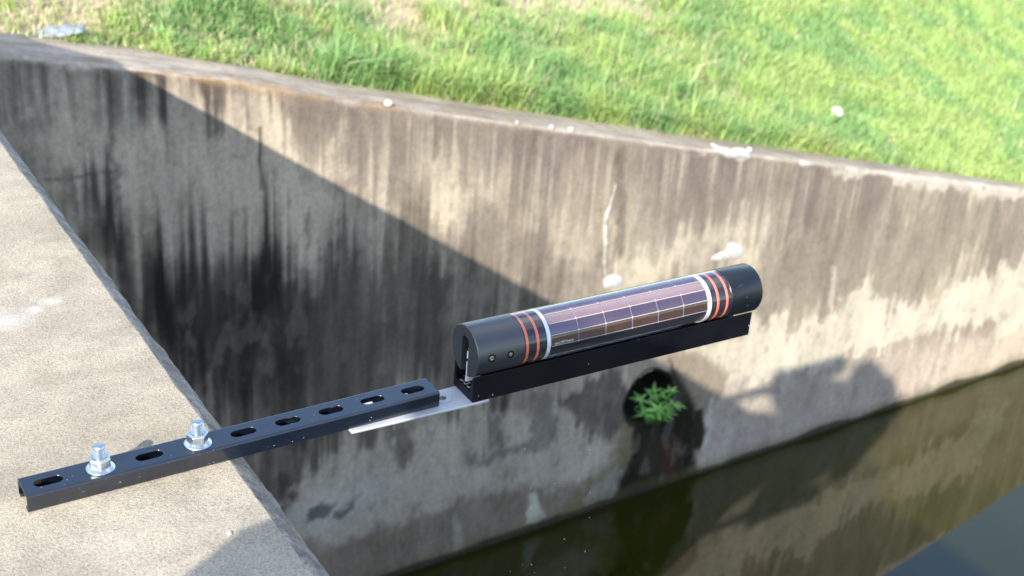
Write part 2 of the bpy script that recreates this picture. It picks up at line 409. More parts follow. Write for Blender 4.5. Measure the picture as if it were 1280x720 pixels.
# ------------------------------------------------------------------ wing wall
STAINS_AND_SHADE = [
    ((0.6, 0.515, 0.41), 0.75, 0.1, 0.1, 0.2, [(0.588, -0.508), (1.324, -0.672), (1.673, -1.067), (1.739, -1.265), (1.038, -1.102), (0.695, -0.877)]),  # shaded stretch of wall, colour raised to stand in for fill light
    ((0.58, 0.52, 0.4), 0.6, 0.06, 0.06, 0.25, [(1.322, -0.753), (1.684, -0.831), (1.705, -1.133), (1.521, -1.011), (1.321, -0.837)]),
    ((0.56, 0.5, 0.39), 0.6, 0.04, 0.05, 0.2, [(2.038, -0.971), (2.173, -0.991), (2.241, -1.227), (2.141, -1.308), (2.032, -1.19)]),
    ((0.52, 0.46, 0.36), 0.5, 0.08, 0.06, 0.2, [(2.275, -1.2), (2.809, -1.291), (2.896, -1.669), (2.629, -1.434), (2.358, -1.348)]),
    ((0.54, 0.49, 0.38), 0.5, 0.08, 0.06, 0.1, [(2.943, -1.244), (3.048, -1.261), (3.329, -1.682), (3.004, -1.691)]),
    ((0.55, 0.49, 0.39), 0.55, 0.08, 0.08, 0.1, [(3.042, -1.512), (3.536, -1.568), (4.047, -1.704), (3.88, -1.855), (3.566, -1.73), (3.114, -1.714)]),
    ((0.2, 0.165, 0.14), 0.6, 0.05, 0.08, 0.1, [(1.865, -1.168), (2.07, -1.262), (2.19, -1.244), (2.276, -1.22), (2.424, -1.266), (2.584, -1.373), (2.669, -1.441), (2.845, -1.584), (2.939, -1.678), (2.784, -1.756), (2.534, -1.646), (2.295, -1.473), (2.003, -1.298)]),
    ((0.22, 0.19, 0.16), 0.6, 0.06, 0.06, 0.15, [(2.9, -1.133), (3.3, -1.248), (3.521, -1.489), (3.731, -1.604), (3.543, -1.608), (3.303, -1.524), (3.091, -1.559), (3.045, -1.681), (2.968, -1.646)]),
    ((0.24, 0.21, 0.17), 0.7, 0.05, 0.09, 0.12, [(3.789, -1.655), (4.347, -1.657), (4.913, -1.694), (5.717, -1.871), (5.827, -2.162), (5.459, -2.056), (5.234, -2.137), (5.027, -2.255), (4.731, -2.258), (4.412, -2.119), (4.145, -2.124), (3.906, -2.091)]),
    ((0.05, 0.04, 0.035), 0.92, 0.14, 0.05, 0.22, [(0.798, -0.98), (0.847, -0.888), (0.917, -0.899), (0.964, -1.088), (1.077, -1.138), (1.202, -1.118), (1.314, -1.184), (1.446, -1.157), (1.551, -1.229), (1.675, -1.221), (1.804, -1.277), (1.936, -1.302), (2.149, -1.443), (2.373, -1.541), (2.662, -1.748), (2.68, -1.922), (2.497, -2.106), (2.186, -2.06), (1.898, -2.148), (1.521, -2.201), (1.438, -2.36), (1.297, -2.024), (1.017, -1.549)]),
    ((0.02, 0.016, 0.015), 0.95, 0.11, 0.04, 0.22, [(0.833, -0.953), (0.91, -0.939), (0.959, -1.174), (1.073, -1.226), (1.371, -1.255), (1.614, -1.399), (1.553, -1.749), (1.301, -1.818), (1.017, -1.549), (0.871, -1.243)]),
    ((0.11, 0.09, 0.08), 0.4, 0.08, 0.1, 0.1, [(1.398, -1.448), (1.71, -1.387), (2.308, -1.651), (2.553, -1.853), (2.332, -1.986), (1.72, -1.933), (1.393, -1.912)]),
    ((0.28, 0.26, 0.23), 0.55, 0.06, 0.1, 0.1, [(2.161, -1.635), (2.343, -1.63), (2.465, -1.729), (2.313, -1.723), (2.187, -1.766)]),
    ((0.56, 0.47, 0.39), 0.6, 0.06, 0.05, 0, [(4.834, -2.517), (6.014, -2.655), (6.171, -2.878), (4.961, -2.86)]),  # warmer sunlit tone painted right of the cast shadow's edge
    ((0.42, 0.37, 0.33), 0.75, 0.05, 0.05, 0, [(3.68, -2.337), (4.873, -2.551), (4.972, -2.853), (3.681, -2.89), (3.594, -2.624)]),  # greyer tone painted over the area the cast shadow covers
    ((0.6, 0.55, 0.45), 0.85, 0.03, 0.09, 0.05, [(3.774, -2.061), (4.018, -2.138), (4.163, -2.203), (4.401, -2.183), (4.446, -2.038), (4.533, -1.991), (4.626, -2.085), (4.742, -2.192), (5.034, -2.28), (5.124, -2.372), (5.31, -2.176), (5.559, -2.156), (5.915, -2.214), (6.07, -2.616), (5.301, -2.535), (4.851, -2.474), (4.227, -2.48), (3.838, -2.378)]),
    ((0.54, 0.49, 0.4), 0.75, 0.02, 0.02, 0, [(3.462, -2.145), (3.668, -2.141), (3.791, -2.192), (3.865, -2.385), (3.717, -2.399), (3.577, -2.31)]),
    ((0.5, 0.45, 0.375), 0.8, 0.035, 0.06, 0.03, [(1.438, -2.36), (1.528, -2.203), (1.69, -2.179), (1.9, -2.186), (1.962, -2.224), (1.997, -2.351), (2.081, -2.183), (2.191, -2.138), (2.421, -2.144), (2.501, -2.146), (2.591, -2.251), (2.712, -2.224), (2.859, -2.41), (3.197, -2.595), (3.125, -2.75), (2.804, -2.691), (2.376, -2.594), (1.988, -2.587), (1.697, -2.646), (1.556, -2.555)]),
    ((0.52, 0.5, 0.46), 0.5, 0.05, 0.05, 0, [(1.538, -2.281), (1.869, -2.349), (1.909, -2.46), (1.625, -2.521), (1.521, -2.427)]),
    ((0.09, 0.105, 0.1), 0.85, 0.012, 0.05, 0, [(1.565, -2.381), (1.596, -2.364), (1.686, -2.39), (1.666, -2.449), (1.576, -2.453)]),
    ((0.09, 0.105, 0.1), 0.8, 0.012, 0.05, 0, [(1.693, -2.431), (1.781, -2.414), (1.765, -2.463), (1.708, -2.475)]),
    ((0.1, 0.09, 0.08), 0.75, 0.02, 0.05, 0.08, [(1.96, -2.178), (2.05, -2.155), (2.042, -2.287), (1.98, -2.384), (1.948, -2.335)]),
    ((0.11, 0.1, 0.09), 0.7, 0.02, 0.04, 0.06, [(2.366, -2.129), (2.471, -2.17), (2.467, -2.315), (2.447, -2.37), (2.399, -2.256)]),
    ((0.13, 0.12, 0.11), 0.65, 0.02, 0.05, 0.03, [(2.613, -2.138), (2.701, -2.122), (2.738, -2.395), (2.672, -2.446), (2.567, -2.439), (2.365, -2.434), (2.321, -2.38), (2.602, -2.376)]),
    ((0.15, 0.14, 0.13), 0.6, 0.02, 0.03, 0, [(2.3, -2.358), (2.36, -2.368), (2.373, -2.436), (2.317, -2.427)]),
    ((0.21, 0.175, 0.13), 0.75, 0.06, 0.08, 0, [(1.521, -2.543), (1.697, -2.646), (1.988, -2.595), (2.377, -2.603), (2.803, -2.678), (3.076, -2.726), (3.101, -2.566), (3.197, -2.595), (3.176, -2.948), (2.082, -3.001), (1.628, -2.907)]),
    ((0.25, 0.215, 0.155), 0.5, 0.05, 0.05, 0, [(2.232, -2.84), (2.819, -2.828), (3.174, -2.766), (3.102, -2.924), (2.572, -2.964)]),
    ((0.085, 0.075, 0.07), 0.85, 0.025, 0.05, 0.04, [(2.75, -2.195), (3.089, -2.15), (3.152, -2.346), (3.177, -2.459), (3.08, -2.478), (2.93, -2.456), (2.816, -2.335)]),
    ((0.25, 0.205, 0.16), 0.75, 0.02, 0.02, 0, [(3.377, -2.166), (3.493, -2.162), (3.741, -2.344), (3.725, -2.446), (3.645, -2.548), (3.542, -2.555), (3.452, -2.363)]),
    ((0.13, 0.12, 0.045), 0.65, 0.06, 0.04, 0.03, [(3.128, -2.369), (3.536, -2.465), (3.608, -2.651), (3.677, -2.927), (2.787, -2.942), (2.928, -2.696), (3.097, -2.609)]),
    ((0.3, 0.29, 0.25), 0.8, 0.012, 0.06, 0, [(2.953, -2.722), (3.111, -2.71), (3.153, -2.886), (3.015, -2.894), (2.941, -2.802)]),
    ((0.03, 0.024, 0.018), 0.9, 0.02, 0.02, 0.02, [(3.355, -2.177), (3.427, -2.271), (3.51, -2.423), (3.568, -2.536), (3.451, -2.56), (3.375, -2.386)]),
    ((0.012, 0.012, 0.006), 0.99, 0.02, 0.03, 0.03, [(3.18, -2.417), (3.529, -2.481), (3.6, -2.716), (3.652, -2.928), (3.133, -2.98), (3.116, -2.747), (3.2, -2.618)]),
    ((0.075, 0.032, 0.018), 0.65, 0.02, 0.02, 0.05, [(3.373, -2.582), (3.494, -2.617), (3.507, -2.872), (3.449, -2.937), (3.396, -2.791)]),
    ((0.02, 0.022, 0.012), 0.95, 0.01, 0.03, 0, [(3.546, -2.521), (3.601, -2.501), (3.678, -2.648), (3.646, -2.749), (3.581, -2.693)]),
    ((0.45, 0.43, 0.36), 0.6, 0.012, 0.02, 0, [(2.248, -2.643), (2.272, -2.643), (2.327, -2.875), (2.266, -2.861)]),
    ((0.6, 0.59, 0.5), 0.8, 0.01, 0.02, 0, [(2.643, -2.673), (2.664, -2.671), (2.746, -2.847), (2.646, -2.839)]),
    ((0.55, 0.52, 0.46), 0.6, 0.01, 0.02, 0, [(3.633, -2.456), (3.668, -2.457), (3.695, -2.745), (3.655, -2.742)]),
    ((0.62, 0.58, 0.5), 0.5, 0.01, 0.02, 0, [(4.297, -1.877), (4.331, -1.884), (4.384, -2.201), (4.343, -2.192)]),
    ((0.62, 0.58, 0.5), 0.5, 0.012, 0.02, 0, [(3.799, -1.519), (3.829, -1.524), (3.833, -1.703), (3.803, -1.697)]),
    ((0.045, 0.04, 0.04), 0.9, 0.006, 0.006, 0, [(1.386, -0.784), (1.4, -0.786), (1.397, -1.015), (1.386, -1.013)]),  # dark strip painted for the shade inside a narrow vertical slot
    ((0.07, 0.06, 0.055), 0.6, 0.01, 0.02, 0.1, [(1.563, -1.042), (1.578, -1.045), (1.576, -1.202), (1.563, -1.2)]),
    ((0.06, 0.05, 0.05), 0.7, 0.015, 0.03, 0.15, [(0.909, -0.621), (0.924, -0.622), (0.917, -0.913), (0.899, -0.91)]),
    ((0.06, 0.05, 0.05), 0.6, 0.01, 0.02, 0.05, [(0.629, -0.736), (0.638, -0.738), (0.637, -0.802), (0.623, -0.8)]),
    ((0.1, 0.09, 0.085), 0.7, 0.004, 0.01, 0, [(0.686, -0.851), (0.769, -0.87), (0.894, -0.871), (0.931, -0.88), (0.893, -0.879), (0.768, -0.878), (0.685, -0.859)]),
    ((0.13, 0.11, 0.09), 0.75, 0.02, 0.02, 0.05, [(2.895, -1.099), (2.947, -1.123), (2.992, -1.394), (2.998, -1.615), (2.955, -1.606), (2.928, -1.347)]),
    ((0.66, 0.62, 0.56), 0.5, 0.012, 0.05, 0, [(4.164, -1.349), (5.106, -1.563), (5.734, -1.746), (5.753, -1.795), (5.007, -1.624), (4.173, -1.382)]),
]

HOLE = (3.255, -2.338, .141)
def poly_sd(X, Z, pts):
    """signed distance, positive inside"""
    P = np.array(pts); d = np.full(X.shape, 1e9); ins = np.zeros(X.shape, bool)
    for i in range(len(P)):
        a = P[i]; b = P[(i + 1) % len(P)]; e = b - a
        L2 = e @ e + 1e-12
        tt = np.clip(((X - a[0]) * e[0] + (Z - a[1]) * e[1]) / L2, 0, 1)
        d = np.minimum(d, (X - a[0] - tt * e[0]) ** 2 + (Z - a[1] - tt * e[1]) ** 2)
        cr = ((a[1] > Z) != (b[1] > Z)) & (X < e[0] * (Z - a[1]) / (e[1] + 1e-12) + a[0])
        ins ^= cr
    d = np.sqrt(d); return np.where(ins, d, -d)

def paint_wall(X, Z, D):
    """albedo of the old wall at height Z; D is the depth below the top edge (negative on the top)"""
    C = np.empty(X.shape + (3,), np.float32)
    n1 = fbm(X * 1.1, Z * 1.1, 4)
    n2 = fbm(X * 5 + 40, Z * 3 + 7, 4)
    base = np.array([.44, .385, .30]); warm = np.array([.30, .25, .205])
    C[:] = base + (warm - base) * sst(.4, .62, n1)[..., None]
    C *= (.84 + .32 * n2)[..., None]
    def lay(col, a):
        nonlocal C
        a = np.clip(a, 0, 1)[..., None]; C = C * (1 - a) + np.array(col, np.float32) * a
    # run-off streaks hanging from the top edge
    L = .10 + .95 * fbm(X * 5.5, 3.3 + 0 * X, 2) ** 1.6 + .40 * (vn(X * 26, 8 + 0 * X) - .45)
    L *= np.interp(X, [.2, .75, 1.15, 1.45, 1.9, 2.3, 3, 3.5, 4.3, 5.0, 6], [.75, 1.2, 1.1, .55, 1.0, .8, 1.0, 1.2, 1.0, .8, .8])
    amp = np.interp(X, [.2, .65, .8, 1.15, 1.4, 1.65, 1.9, 2.2, 2.5, 3.1, 3.8, 4.4, 5.2, 6], [.3, .45, .85, .9, .35, .55, .7, .5, .72, .75, .75, .6, .5, .4])
    st = (1 - sst(.35 * np.abs(L), np.abs(L) + .06, D)) * sst(-.002, .012, D)
    st *= .62 + .6 * (fbm(X * 15, Z * .8, 3) - .2)
    st *= .45 + .85 * sst(.34, .62, fbm(X * 3.1 + 12, Z * .5 + 4, 3))
    cr_ = sst(.50, .66, fbm(X * 4.3 + 31, Z * 1.0 + 14, 3)) * sst(.10, .30, D) * sst(-2.2, -1.7, Z)
    lay((.60, .53, .40), cr_ * .55)
    bl = sst(.53, .60, fbm(X * 7.5 + 3, Z * 5.5 + 44, 3)) * sst(.35, .6, D) * sst(-2.1, -1.6, Z)
    lay((.20, .17, .145), bl * .45)
    lay((.185, .155, .14), st * amp * 1.1)
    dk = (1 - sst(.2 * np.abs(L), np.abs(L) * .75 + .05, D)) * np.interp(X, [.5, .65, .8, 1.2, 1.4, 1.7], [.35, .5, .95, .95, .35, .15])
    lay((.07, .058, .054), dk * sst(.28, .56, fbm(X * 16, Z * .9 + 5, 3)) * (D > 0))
    # fine vertical run lines everywhere
    ln = sst(.56, .80, fbm(X * 34, Z * 1.1 + 3, 3)) * sst(-.01, .04, D)
    lay((.16, .135, .115), ln * .42 * np.interp(Z, [-2.9, -2.3, -1.6], [.05, .3, 1]))
    ll = sst(.60, .78, fbm(X * 22 + 70, Z * .9 + 3, 3)) * sst(-.01, .04, D)
    lay((.66, .60, .48), ll * .42)
    l3 = sst(.52, .75, fbm(X * 85, Z * 2.2 + 3, 2)) * sst(.0, .05, D) * sst(-2.5, -1.9, Z)
    lay((.14, .12, .105), l3 * .22)
    l4 = sst(.55, .75, fbm(X * 70 + 9, Z * 1.7 + 3, 2)) * sst(.0, .05, D) * sst(-2.4, -1.6, Z)
    lay((.62, .56, .45), l4 * .25)
    wx = fbm(X * 6, Z * 6, 5) - .5; wz = fbm(X * 6 + 31, Z * 6 + 12, 5) - .5
    wf = fbm(X * 22, Z * 22, 3) - .5; wg = fbm(X * 22 + 5, Z * 22 + 71, 3) - .5
    s1 = fbm(X * 9, 2.2 + Z * .25, 3) - .5; s2 = vn(X * 42, 5 + Z * .4) - .5; s3 = vn(X * 95, 15 + Z * .9) - .5
    s4 = fbm(X * 24, Z * 1.6 + 11, 3); s5 = fbm(X * 14, Z * 9 + 11, 4)
    for col, al, blur, warp, streak, pts in STAINS_AND_SHADE:
        P = np.array(pts); pad = blur + warp + streak + .05
        bx = (X > P[:, 0].min() - pad) & (X < P[:, 0].max() + pad) & (Z > P[:, 1].min() - pad) & (Z < P[:, 1].max() + pad)
        if not bx.any(): continue
        xx = X[bx] + warp * 2.6 * (wx[bx] + .5 * wf[bx]); zz = Z[bx] + warp * 2.6 * (wz[bx] + .5 * wg[bx]) + streak * 2.3 * s1[bx] + streak * 1.4 * s2[bx] + streak * .9 * s3[bx]
        sd = poly_sd(xx, zz, pts)
        a = sst(-blur, blur, sd) * al
        a = a * (.80 + .4 * np.clip(n2[bx] + .3 * (s1[bx]), 0, 1))
        if streak >= .2: a = a * np.clip(.66 + 1.0 * (s4[bx] - .28) * (.6 + .8 * s5[bx]), .35, 1)
        full = np.zeros(X.shape); full[bx] = a
        lay(col, full)
    # mottling inside the dark zone and speckled pits
    pit = sst(.66, .74, fbm(X * 26, Z * 15, 4)) * (D > .25)
    lay((.12, .105, .09), pit * .25)
    pl = sst(.60, .72, fbm(X * 17 + 9, Z * 7 + 2, 4)) * sst(.3, .8, D)
    lay((.42, .38, .33), pl * .16)
    # damp dark line just above the water
    wl = WATER_Z + .022 + .045 * (fbm(X * 4, 1 + 0 * X, 4) - .3)
    lay((.030, .028, .020), (1 - sst(wl - .008, wl + .010, Z)) * .95)
    lay((.12, .115, .04), sst(.045, .0, np.abs(Z - wl - .012)) * .35)
    # top surface: grey brown, rusty lichen by the front edge, white chips
    top = 1 - sst(-.012, .006, D)
    tn = fbm(X * 9, D * 9, 4); tl = fbm(X * 2.2, D * 24 + 5, 4)
    tc = np.array([.50, .425, .345]) * (.72 + .5 * tn)[..., None]
    C[:] = C * (1 - top[..., None]) + tc * top[..., None]
    lay((.30, .255, .22), top * sst(.45, .7, tl) * .6)
    lay((.36, .22, .10), sst(.50, .66, fbm(X * 7, D * 16 + 9, 4)) * sst(.06, -.005, np.abs(D + .045) - .04) * np.interp(X, [.3, 1, 2, 2.6], [.6, .6, .4, 0]))
    chip = sst(.66, .74, fbm(X * 11 + 3, D * 20 + 11, 4)) * sst(-.15, -.02, D) * (D < .03) * np.interp(X, [1, 1.6, 3.8, 4.4, 6], [.4, .15, .3, .9, .8])
    lay((.66, .63, .58), chip)
    for px, py, r, q in [(1.10, -.09, .045, .4), (1.16, -.035, .04, .3), (1.02, -.04, .03, .4), (1.27, -.02, .05, .25), (3.50, -.012, .13, .16), (3.60, .012, .05, .4)]:
        dd = np.sqrt((X - px) ** 2 + ((D - py) / q) ** 2) + .05 * (wf + wx)
        lay((.60, .57, .53), sst(r, r * .5, dd) * .7)
    return np.clip(C, .004, .85)

def wing_wall():
    xs = np.concatenate([np.arange(.20, 6.6, .0085), np.arange(6.6, 10.6, .05)])
    tv = np.linspace(0, 1, 262)
    R_ = .022; TH = cap_w(xs)
    n_arc = 5
    cols = []
    tz = top_z(xs) + .004 * (fbm(xs * 3, 0 * xs, 3) - .5)
    edge = .004 * (fbm(xs * 12, 4 + 0 * xs, 3) - .5)
    # rows of vertices: front face, rounded arris, top, back
    rowsX, rowsY, rowsZ, rowsD = [], [], [], []
    zb = -3.15
    fy = wall_y(xs)
    for q in tv:
        z = zb + (tz - R_ - zb) * q
        bump_ = .005 * (fbm(xs * 3.0, z * 3.0, 4) - .5)
        rowsX.append(xs); rowsY.append(fy + bump_ * (1 - q ** 8) + edge * q ** 8); rowsZ.append(z); rowsD.append(tz - z)
    for k in range(1, n_arc + 1):
        a = math.pi / 2 * k / n_arc
        rowsX.append(xs); rowsY.append(fy + edge + R_ * (1 - math.cos(a))); rowsZ.append(tz - R_ + R_ * math.sin(a)); rowsD.append(np.full(xs.shape, R_ * (1 - math.sin(a)) - .022 * k / n_arc * .6))
    for q in np.linspace(0, 1, 26):
        yy = R_ + .008 + (TH - R_ - .008) * q
        rowsX.append(xs); rowsY.append(fy + yy); rowsZ.append(tz + .003 * (fbm(xs * 14, yy * 40, 3) - .5) - .004 * q); rowsD.append(-yy)
    rowsX.append(xs); rowsY.append(fy + TH + .004); rowsZ.append(np.full(xs.shape, zb)); rowsD.append(-TH)
    X = np.array(rowsX); Y = np.array(rowsY); Z = np.array(rowsZ); D = np.array(rowsD)
    nr, nc = X.shape
    V = np.stack([X, Y, Z], -1).reshape(-1, 3)
    idx = np.arange(nr * nc).reshape(nr, nc)
    F = np.stack([idx[:-1, :-1], idx[:-1, 1:], idx[1:, 1:], idx[1:, :-1]], -1).reshape(-1, 4)
    cx = V[F].mean(1)
    keep = ~((np.hypot(cx[:, 0] - HOLE[0], cx[:, 2] - HOLE[1]) < HOLE[2]) & (cx[:, 1] < wall_y(cx[:, 0]) + .1))
    F = F[keep]
    me = bpy.data.meshes.new('wall_body')
    me.vertices.add(len(V)); me.vertices.foreach_set('co', V.astype(np.float32).ravel())
    me.loops.add(F.size); me.loops.foreach_set('vertex_index', F.astype(np.int32).ravel())
    me.polygons.add(len(F)); me.polygons.foreach_set('loop_start', np.arange(0, F.size, 4, dtype=np.int32))
    me.update(calc_edges=True)
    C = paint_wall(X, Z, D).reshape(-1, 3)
    at = me.color_attributes.new('stain_shade', 'FLOAT_COLOR', 'POINT')
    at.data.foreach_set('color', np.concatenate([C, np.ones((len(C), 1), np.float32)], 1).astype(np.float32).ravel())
    me.shade_smooth()
    root = empty('wing_wall', (.2, wall_y(.2), zb))
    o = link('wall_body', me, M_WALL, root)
    o.matrix_parent_inverse = Matrix.Translation((-root.location))
    # drain pipe let into the wall
    hx, hz, hr = HOLE; hy = wall_y(hx)
    n = 40; vs = []; fs = []
    prof = [(hr + .012, .012), (hr + .009, -.001), (hr + .001, -.001), (hr - .008, .010), (hr - .010, .05), (hr - .010, .60), (.001, .60)]
    for r, y in prof:
        for k in range(n):
            a = 2 * math.pi * k / n
            rr = r * (1 + .10 * mnoise.noise((math.cos(a) * 1.2, math.sin(a) * 1.2, 9)) + .03 * mnoise.noise((math.cos(a) * 2, math.sin(a) * 2, 3)))
            vs.append((hx + rr * math.cos(a), hy + y + rr * math.cos(a) * TAN1, hz + rr * math.sin(a) * (1.02)))
    for i in range(len(prof) - 1):
        for k in range(n):
            k2 = (k + 1) % n; fs.append((i * n + k, i * n + k2, (i + 1) * n + k2, (i + 1) * n + k))
    pt = NT('dark_pipe_mouth'); a_ = pt.noise(28, 4, .6)
    pt.set(Base_Color=pt.ramp(a_, [(.3, (.006, .006, .004)), (.6, (.014, .012, .008)), (.8, (.05, .042, .03))]), Roughness=.75)  # near-black mottle over the whole pipe and its rim
    po = mesh('drain_pipe', vs, fs, pt.m, root, True); po.matrix_parent_inverse = Matrix.Translation((-root.location))
    # pale sealant run in the vertical joint
    sm = NT('pale_sealant'); sm.set(Base_Color=sm.ramp(sm.noise(30), [(.35, (.28, .25, .21)), (.6, (.55, .53, .48))]), Roughness=.8)
    pth = [(x_, z_, r_) for (x_, z_), r_ in zip([(2.922, -1.2405), (2.9144, -1.2873), (2.9039, -1.334), (2.8919, -1.3806), (2.8958, -1.4429), (2.9069, -1.5072), (2.9124, -1.5711), (2.9196, -1.6489)], (.003, .004, .006, .010, .008, .011, .009, .005))]
    vs = []; fs = []
    for j, (x, z, r) in enumerate(pth):
        for k in range(8):
            a = 2 * math.pi * k / 8; vs.append((x + r * math.cos(a) * (1 + .2 * random.random()), wall_y(x) - .001 + .35 * r * math.sin(a), z))
        if j:
            for k in range(8): k2 = (k + 1) % 8; fs.append(((j - 1) * 8 + k, (j - 1) * 8 + k2, j * 8 + k2, j * 8 + k))
    so = mesh('joint_sealant', vs, fs, sm.m, root, True); so.matrix_parent_inverse = Matrix.Translation((-root.location))
    # white mortar dabs stuck to the face
    dm = NT('white_mortar'); dm.set(Base_Color=dm.ramp(dm.noise(40), [(.3, (.42, .42, .42)), (.7, (.60, .60, .60))]), Roughness=.8)
    for pts in [[(2.9232, -1.7102), (2.9175, -1.6767), (2.9352, -1.6586), (2.9814, -1.6605), (3.0136, -1.684), (3.0181, -1.7162), (2.9783, -1.7233)],
                [(3.5048, -1.6912), (3.5371, -1.6741), (3.5905, -1.6689), (3.5913, -1.6403), (3.6176, -1.631), (3.6698, -1.6568), (3.697, -1.6897), (3.6892, -1.7147), (3.6425, -1.7186), (3.5625, -1.7106)],
                [(3.4017, -1.1374), (3.4399, -1.1488), (3.4728, -1.1689), (3.5189, -1.1804), (3.5627, -1.1773), (3.6364, -1.2098), (3.6418, -1.2359), (3.5719, -1.2241), (3.495, -1.209), (3.4311, -1.1792)]]:
        x = sum(p[0] for p in pts) / len(pts); z = sum(p[1] for p in pts) / len(pts); pts = [(a - x, b - z) for a, b in pts]
        for it in range(2):
            pts = [q for k in range(len(pts)) for q in (pts[k], ((pts[k][0] + pts[(k + 1) % len(pts)][0]) / 2 + random.uniform(-.006, .006) / (it + 1), (pts[k][1] + pts[(k + 1) % len(pts)][1]) / 2 + random.uniform(-.006, .006) / (it + 1)))]
        vs = [(x + a, wall_y(x) - .001, z + b) for a, b in pts] + [(x + a * .8, wall_y(x) - .007, z + b * .8) for a, b in pts] + [(x, wall_y(x) - .009, z)]
        n = len(pts); fs = []
        for k in range(n):
            k2 = (k + 1) % n; fs += [(k, k2, n + k2, n + k), (n + k, n + k2, 2 * n)]
        d = mesh('mortar_dab', vs, fs, dm.m, root, True); d.matrix_parent_inverse = Matrix.Translation((-root.location))
    tag(root, 'weather-streaked concrete wing wall sloping down beside the water, shaded on its left half', 'wall')
wing_wall()

# ------------------------------------------------------------------ water
t = NT('murky_canal_water')
a = t.noise(.9, 3, .5)
t.set(Base_Color=t.ramp(a, [(.3, (.015, .019, .001)), (.7, (.026, .028, .002))]), Roughness=.01, IOR=1.72)
rp = t.noise(7, 3, .5, stretch=(1, 1.6, 1)); t.bump(rp, .04, .003)
mesh('water', [(.15, -30, WATER_Z), (60, -30, WATER_Z), (60, 12, WATER_Z), (.15, 12, WATER_Z)], [(0, 1, 2, 3)], t.m)
tag(bpy.data.objects['water'], kind='structure')

# ------------------------------------------------------------------ grass bank and ground
TT = math.tan(math.radians(18))
def bank_z(x, y):
    yb = wall_y(x) + cap_w(x)
    run = np.maximum(y - yb, 0)
    base = top_z(x) - .02 + np.minimum(run, 7.0) * TT + np.maximum(run - 7.0, 0) * .01
    return base + (.05 * (fbm(x * 1.7, y * 1.7, 3) - .5) + .02 * (fbm(x * 9, y * 9, 3) - .5)) * np.clip(run * 4, 0, 1)
def lush(x, y):
    n = fbm(x * 2.6 + 3, y * 3.2, 4)
    near = np.exp(-np.maximum(y - wall_y(x) - cap_w(x), 0) / .30) * np.interp(x, [.5, 1.4, 2.2, 4.0, 4.6, 5.3], [.0, .16, .42, .40, .10, .05])
    right = np.interp(x, [.5, 1.2, 2.5, 4.0, 4.8, 6.0], [-.15, -.13, -.02, .09, .40, .50])
    hi = np.clip(y - wall_y(x) - cap_w(x) - .35, 0, 1) * np.interp(x, [1, 3.4, 4.6], [-.28, -.15, 0])
    right = right + hi
    return n + near + right
def grid_mesh(name, xs, ys, zf, mat, attr=None, parent=None):
    X, Y = np.meshgrid(xs, ys); Z = zf(X, Y)
    nr, nc = X.shape; V = np.stack([X, Y, Z], -1).reshape(-1, 3)
    idx = np.arange(nr * nc).reshape(nr, nc)
    F = np.stack([idx[:-1, :-1], idx[:-1, 1:], idx[1:, 1:], idx[1:, :-1]], -1).reshape(-1, 4)
    me = bpy.data.meshes.new(name)
    me.vertices.add(len(V)); me.vertices.foreach_set('co', V.astype(np.float32).ravel())
    me.loops.add(F.size); me.loops.foreach_set('vertex_index', F.astype(np.int32).ravel())
    me.polygons.add(len(F)); me.polygons.foreach_set('loop_start', np.arange(0, F.size, 4, dtype=np.int32))
    me.update(calc_edges=True); me.shade_smooth()
    if attr is not None:
        c = attr(X, Y).reshape(-1, 3)
        at = me.color_attributes.new('col', 'FLOAT_COLOR', 'POINT')
        at.data.foreach_set('color', np.concatenate([c, np.ones((len(c), 1))], 1).astype(np.float32).ravel())
    return link(name, me, mat, parent)
def soil_col(X, Y):
    l = lush(X, Y); f = fbm(X * 14, Y * 14, 4)
    tan = np.array([.60, .49, .35]); grn = np.array([.34, .42, .17])
    far = np.maximum(sst(2.2, 3.2, Y - wall_y(X) - .25 * X * .6), sst(.5, .2, X))
    a = sst(.40, .56, l + .25 * (f - .5) + far * .5)[..., None]
    grn = grn * (1 - .35 * far[..., None])
    return (tan * (1 - a) + grn * a) * (.75 + .5 * f)[..., None]
t, c = attr_mat('soil_and_thatch', 'col')
n_ = t.noise(60, 5, .7)
t.set(Base_Color=t.mix(1.0, c, t.ramp(n_, [(.3, .65), (.7, 1.2)]), 'MULTIPLY'), Roughness=1.0)
t.bump(n_, .8, .02)
M_SOIL = t.m
yb0 = float(wall_y(.2)) + .186
bx = np.concatenate([np.linspace(-60, .0, 14), np.arange(.05, 9.5, .04), np.linspace(9.6, 90, 30)])
by = np.concatenate([[0.0], np.arange(.03, 3.4, .04), np.linspace(3.5, 90, 40)])
def bankf():
    X, R = np.meshgrid(bx, by); return X, wall_y(X) + cap_w(X) - .004 + R
X_, Y_ = bankf()
Z_ = bank_z(X_, Y_)
nr, nc = X_.shape
V = np.stack([X_, Y_, Z_], -1).reshape(-1, 3); idx = np.arange(nr * nc).reshape(nr, nc)
F = np.stack([idx[:-1, :-1], idx[:-1, 1:], idx[1:, 1:], idx[1:, :-1]], -1).reshape(-1, 4)
me = bpy.data.meshes.new('grass_bank')
me.from_pydata(V.tolist(), [], F.tolist()); me.shade_smooth()
c_ = soil_col(X_, Y_).reshape(-1, 3)
at = me.color_attributes.new('col', 'FLOAT_COLOR', 'POINT')
at.data.foreach_set('color', np.concatenate([c_, np.ones((len(c_), 1))], 1).astype(np.float32).ravel())
tag(link('grass_bank', me, M_SOIL), kind='structure')
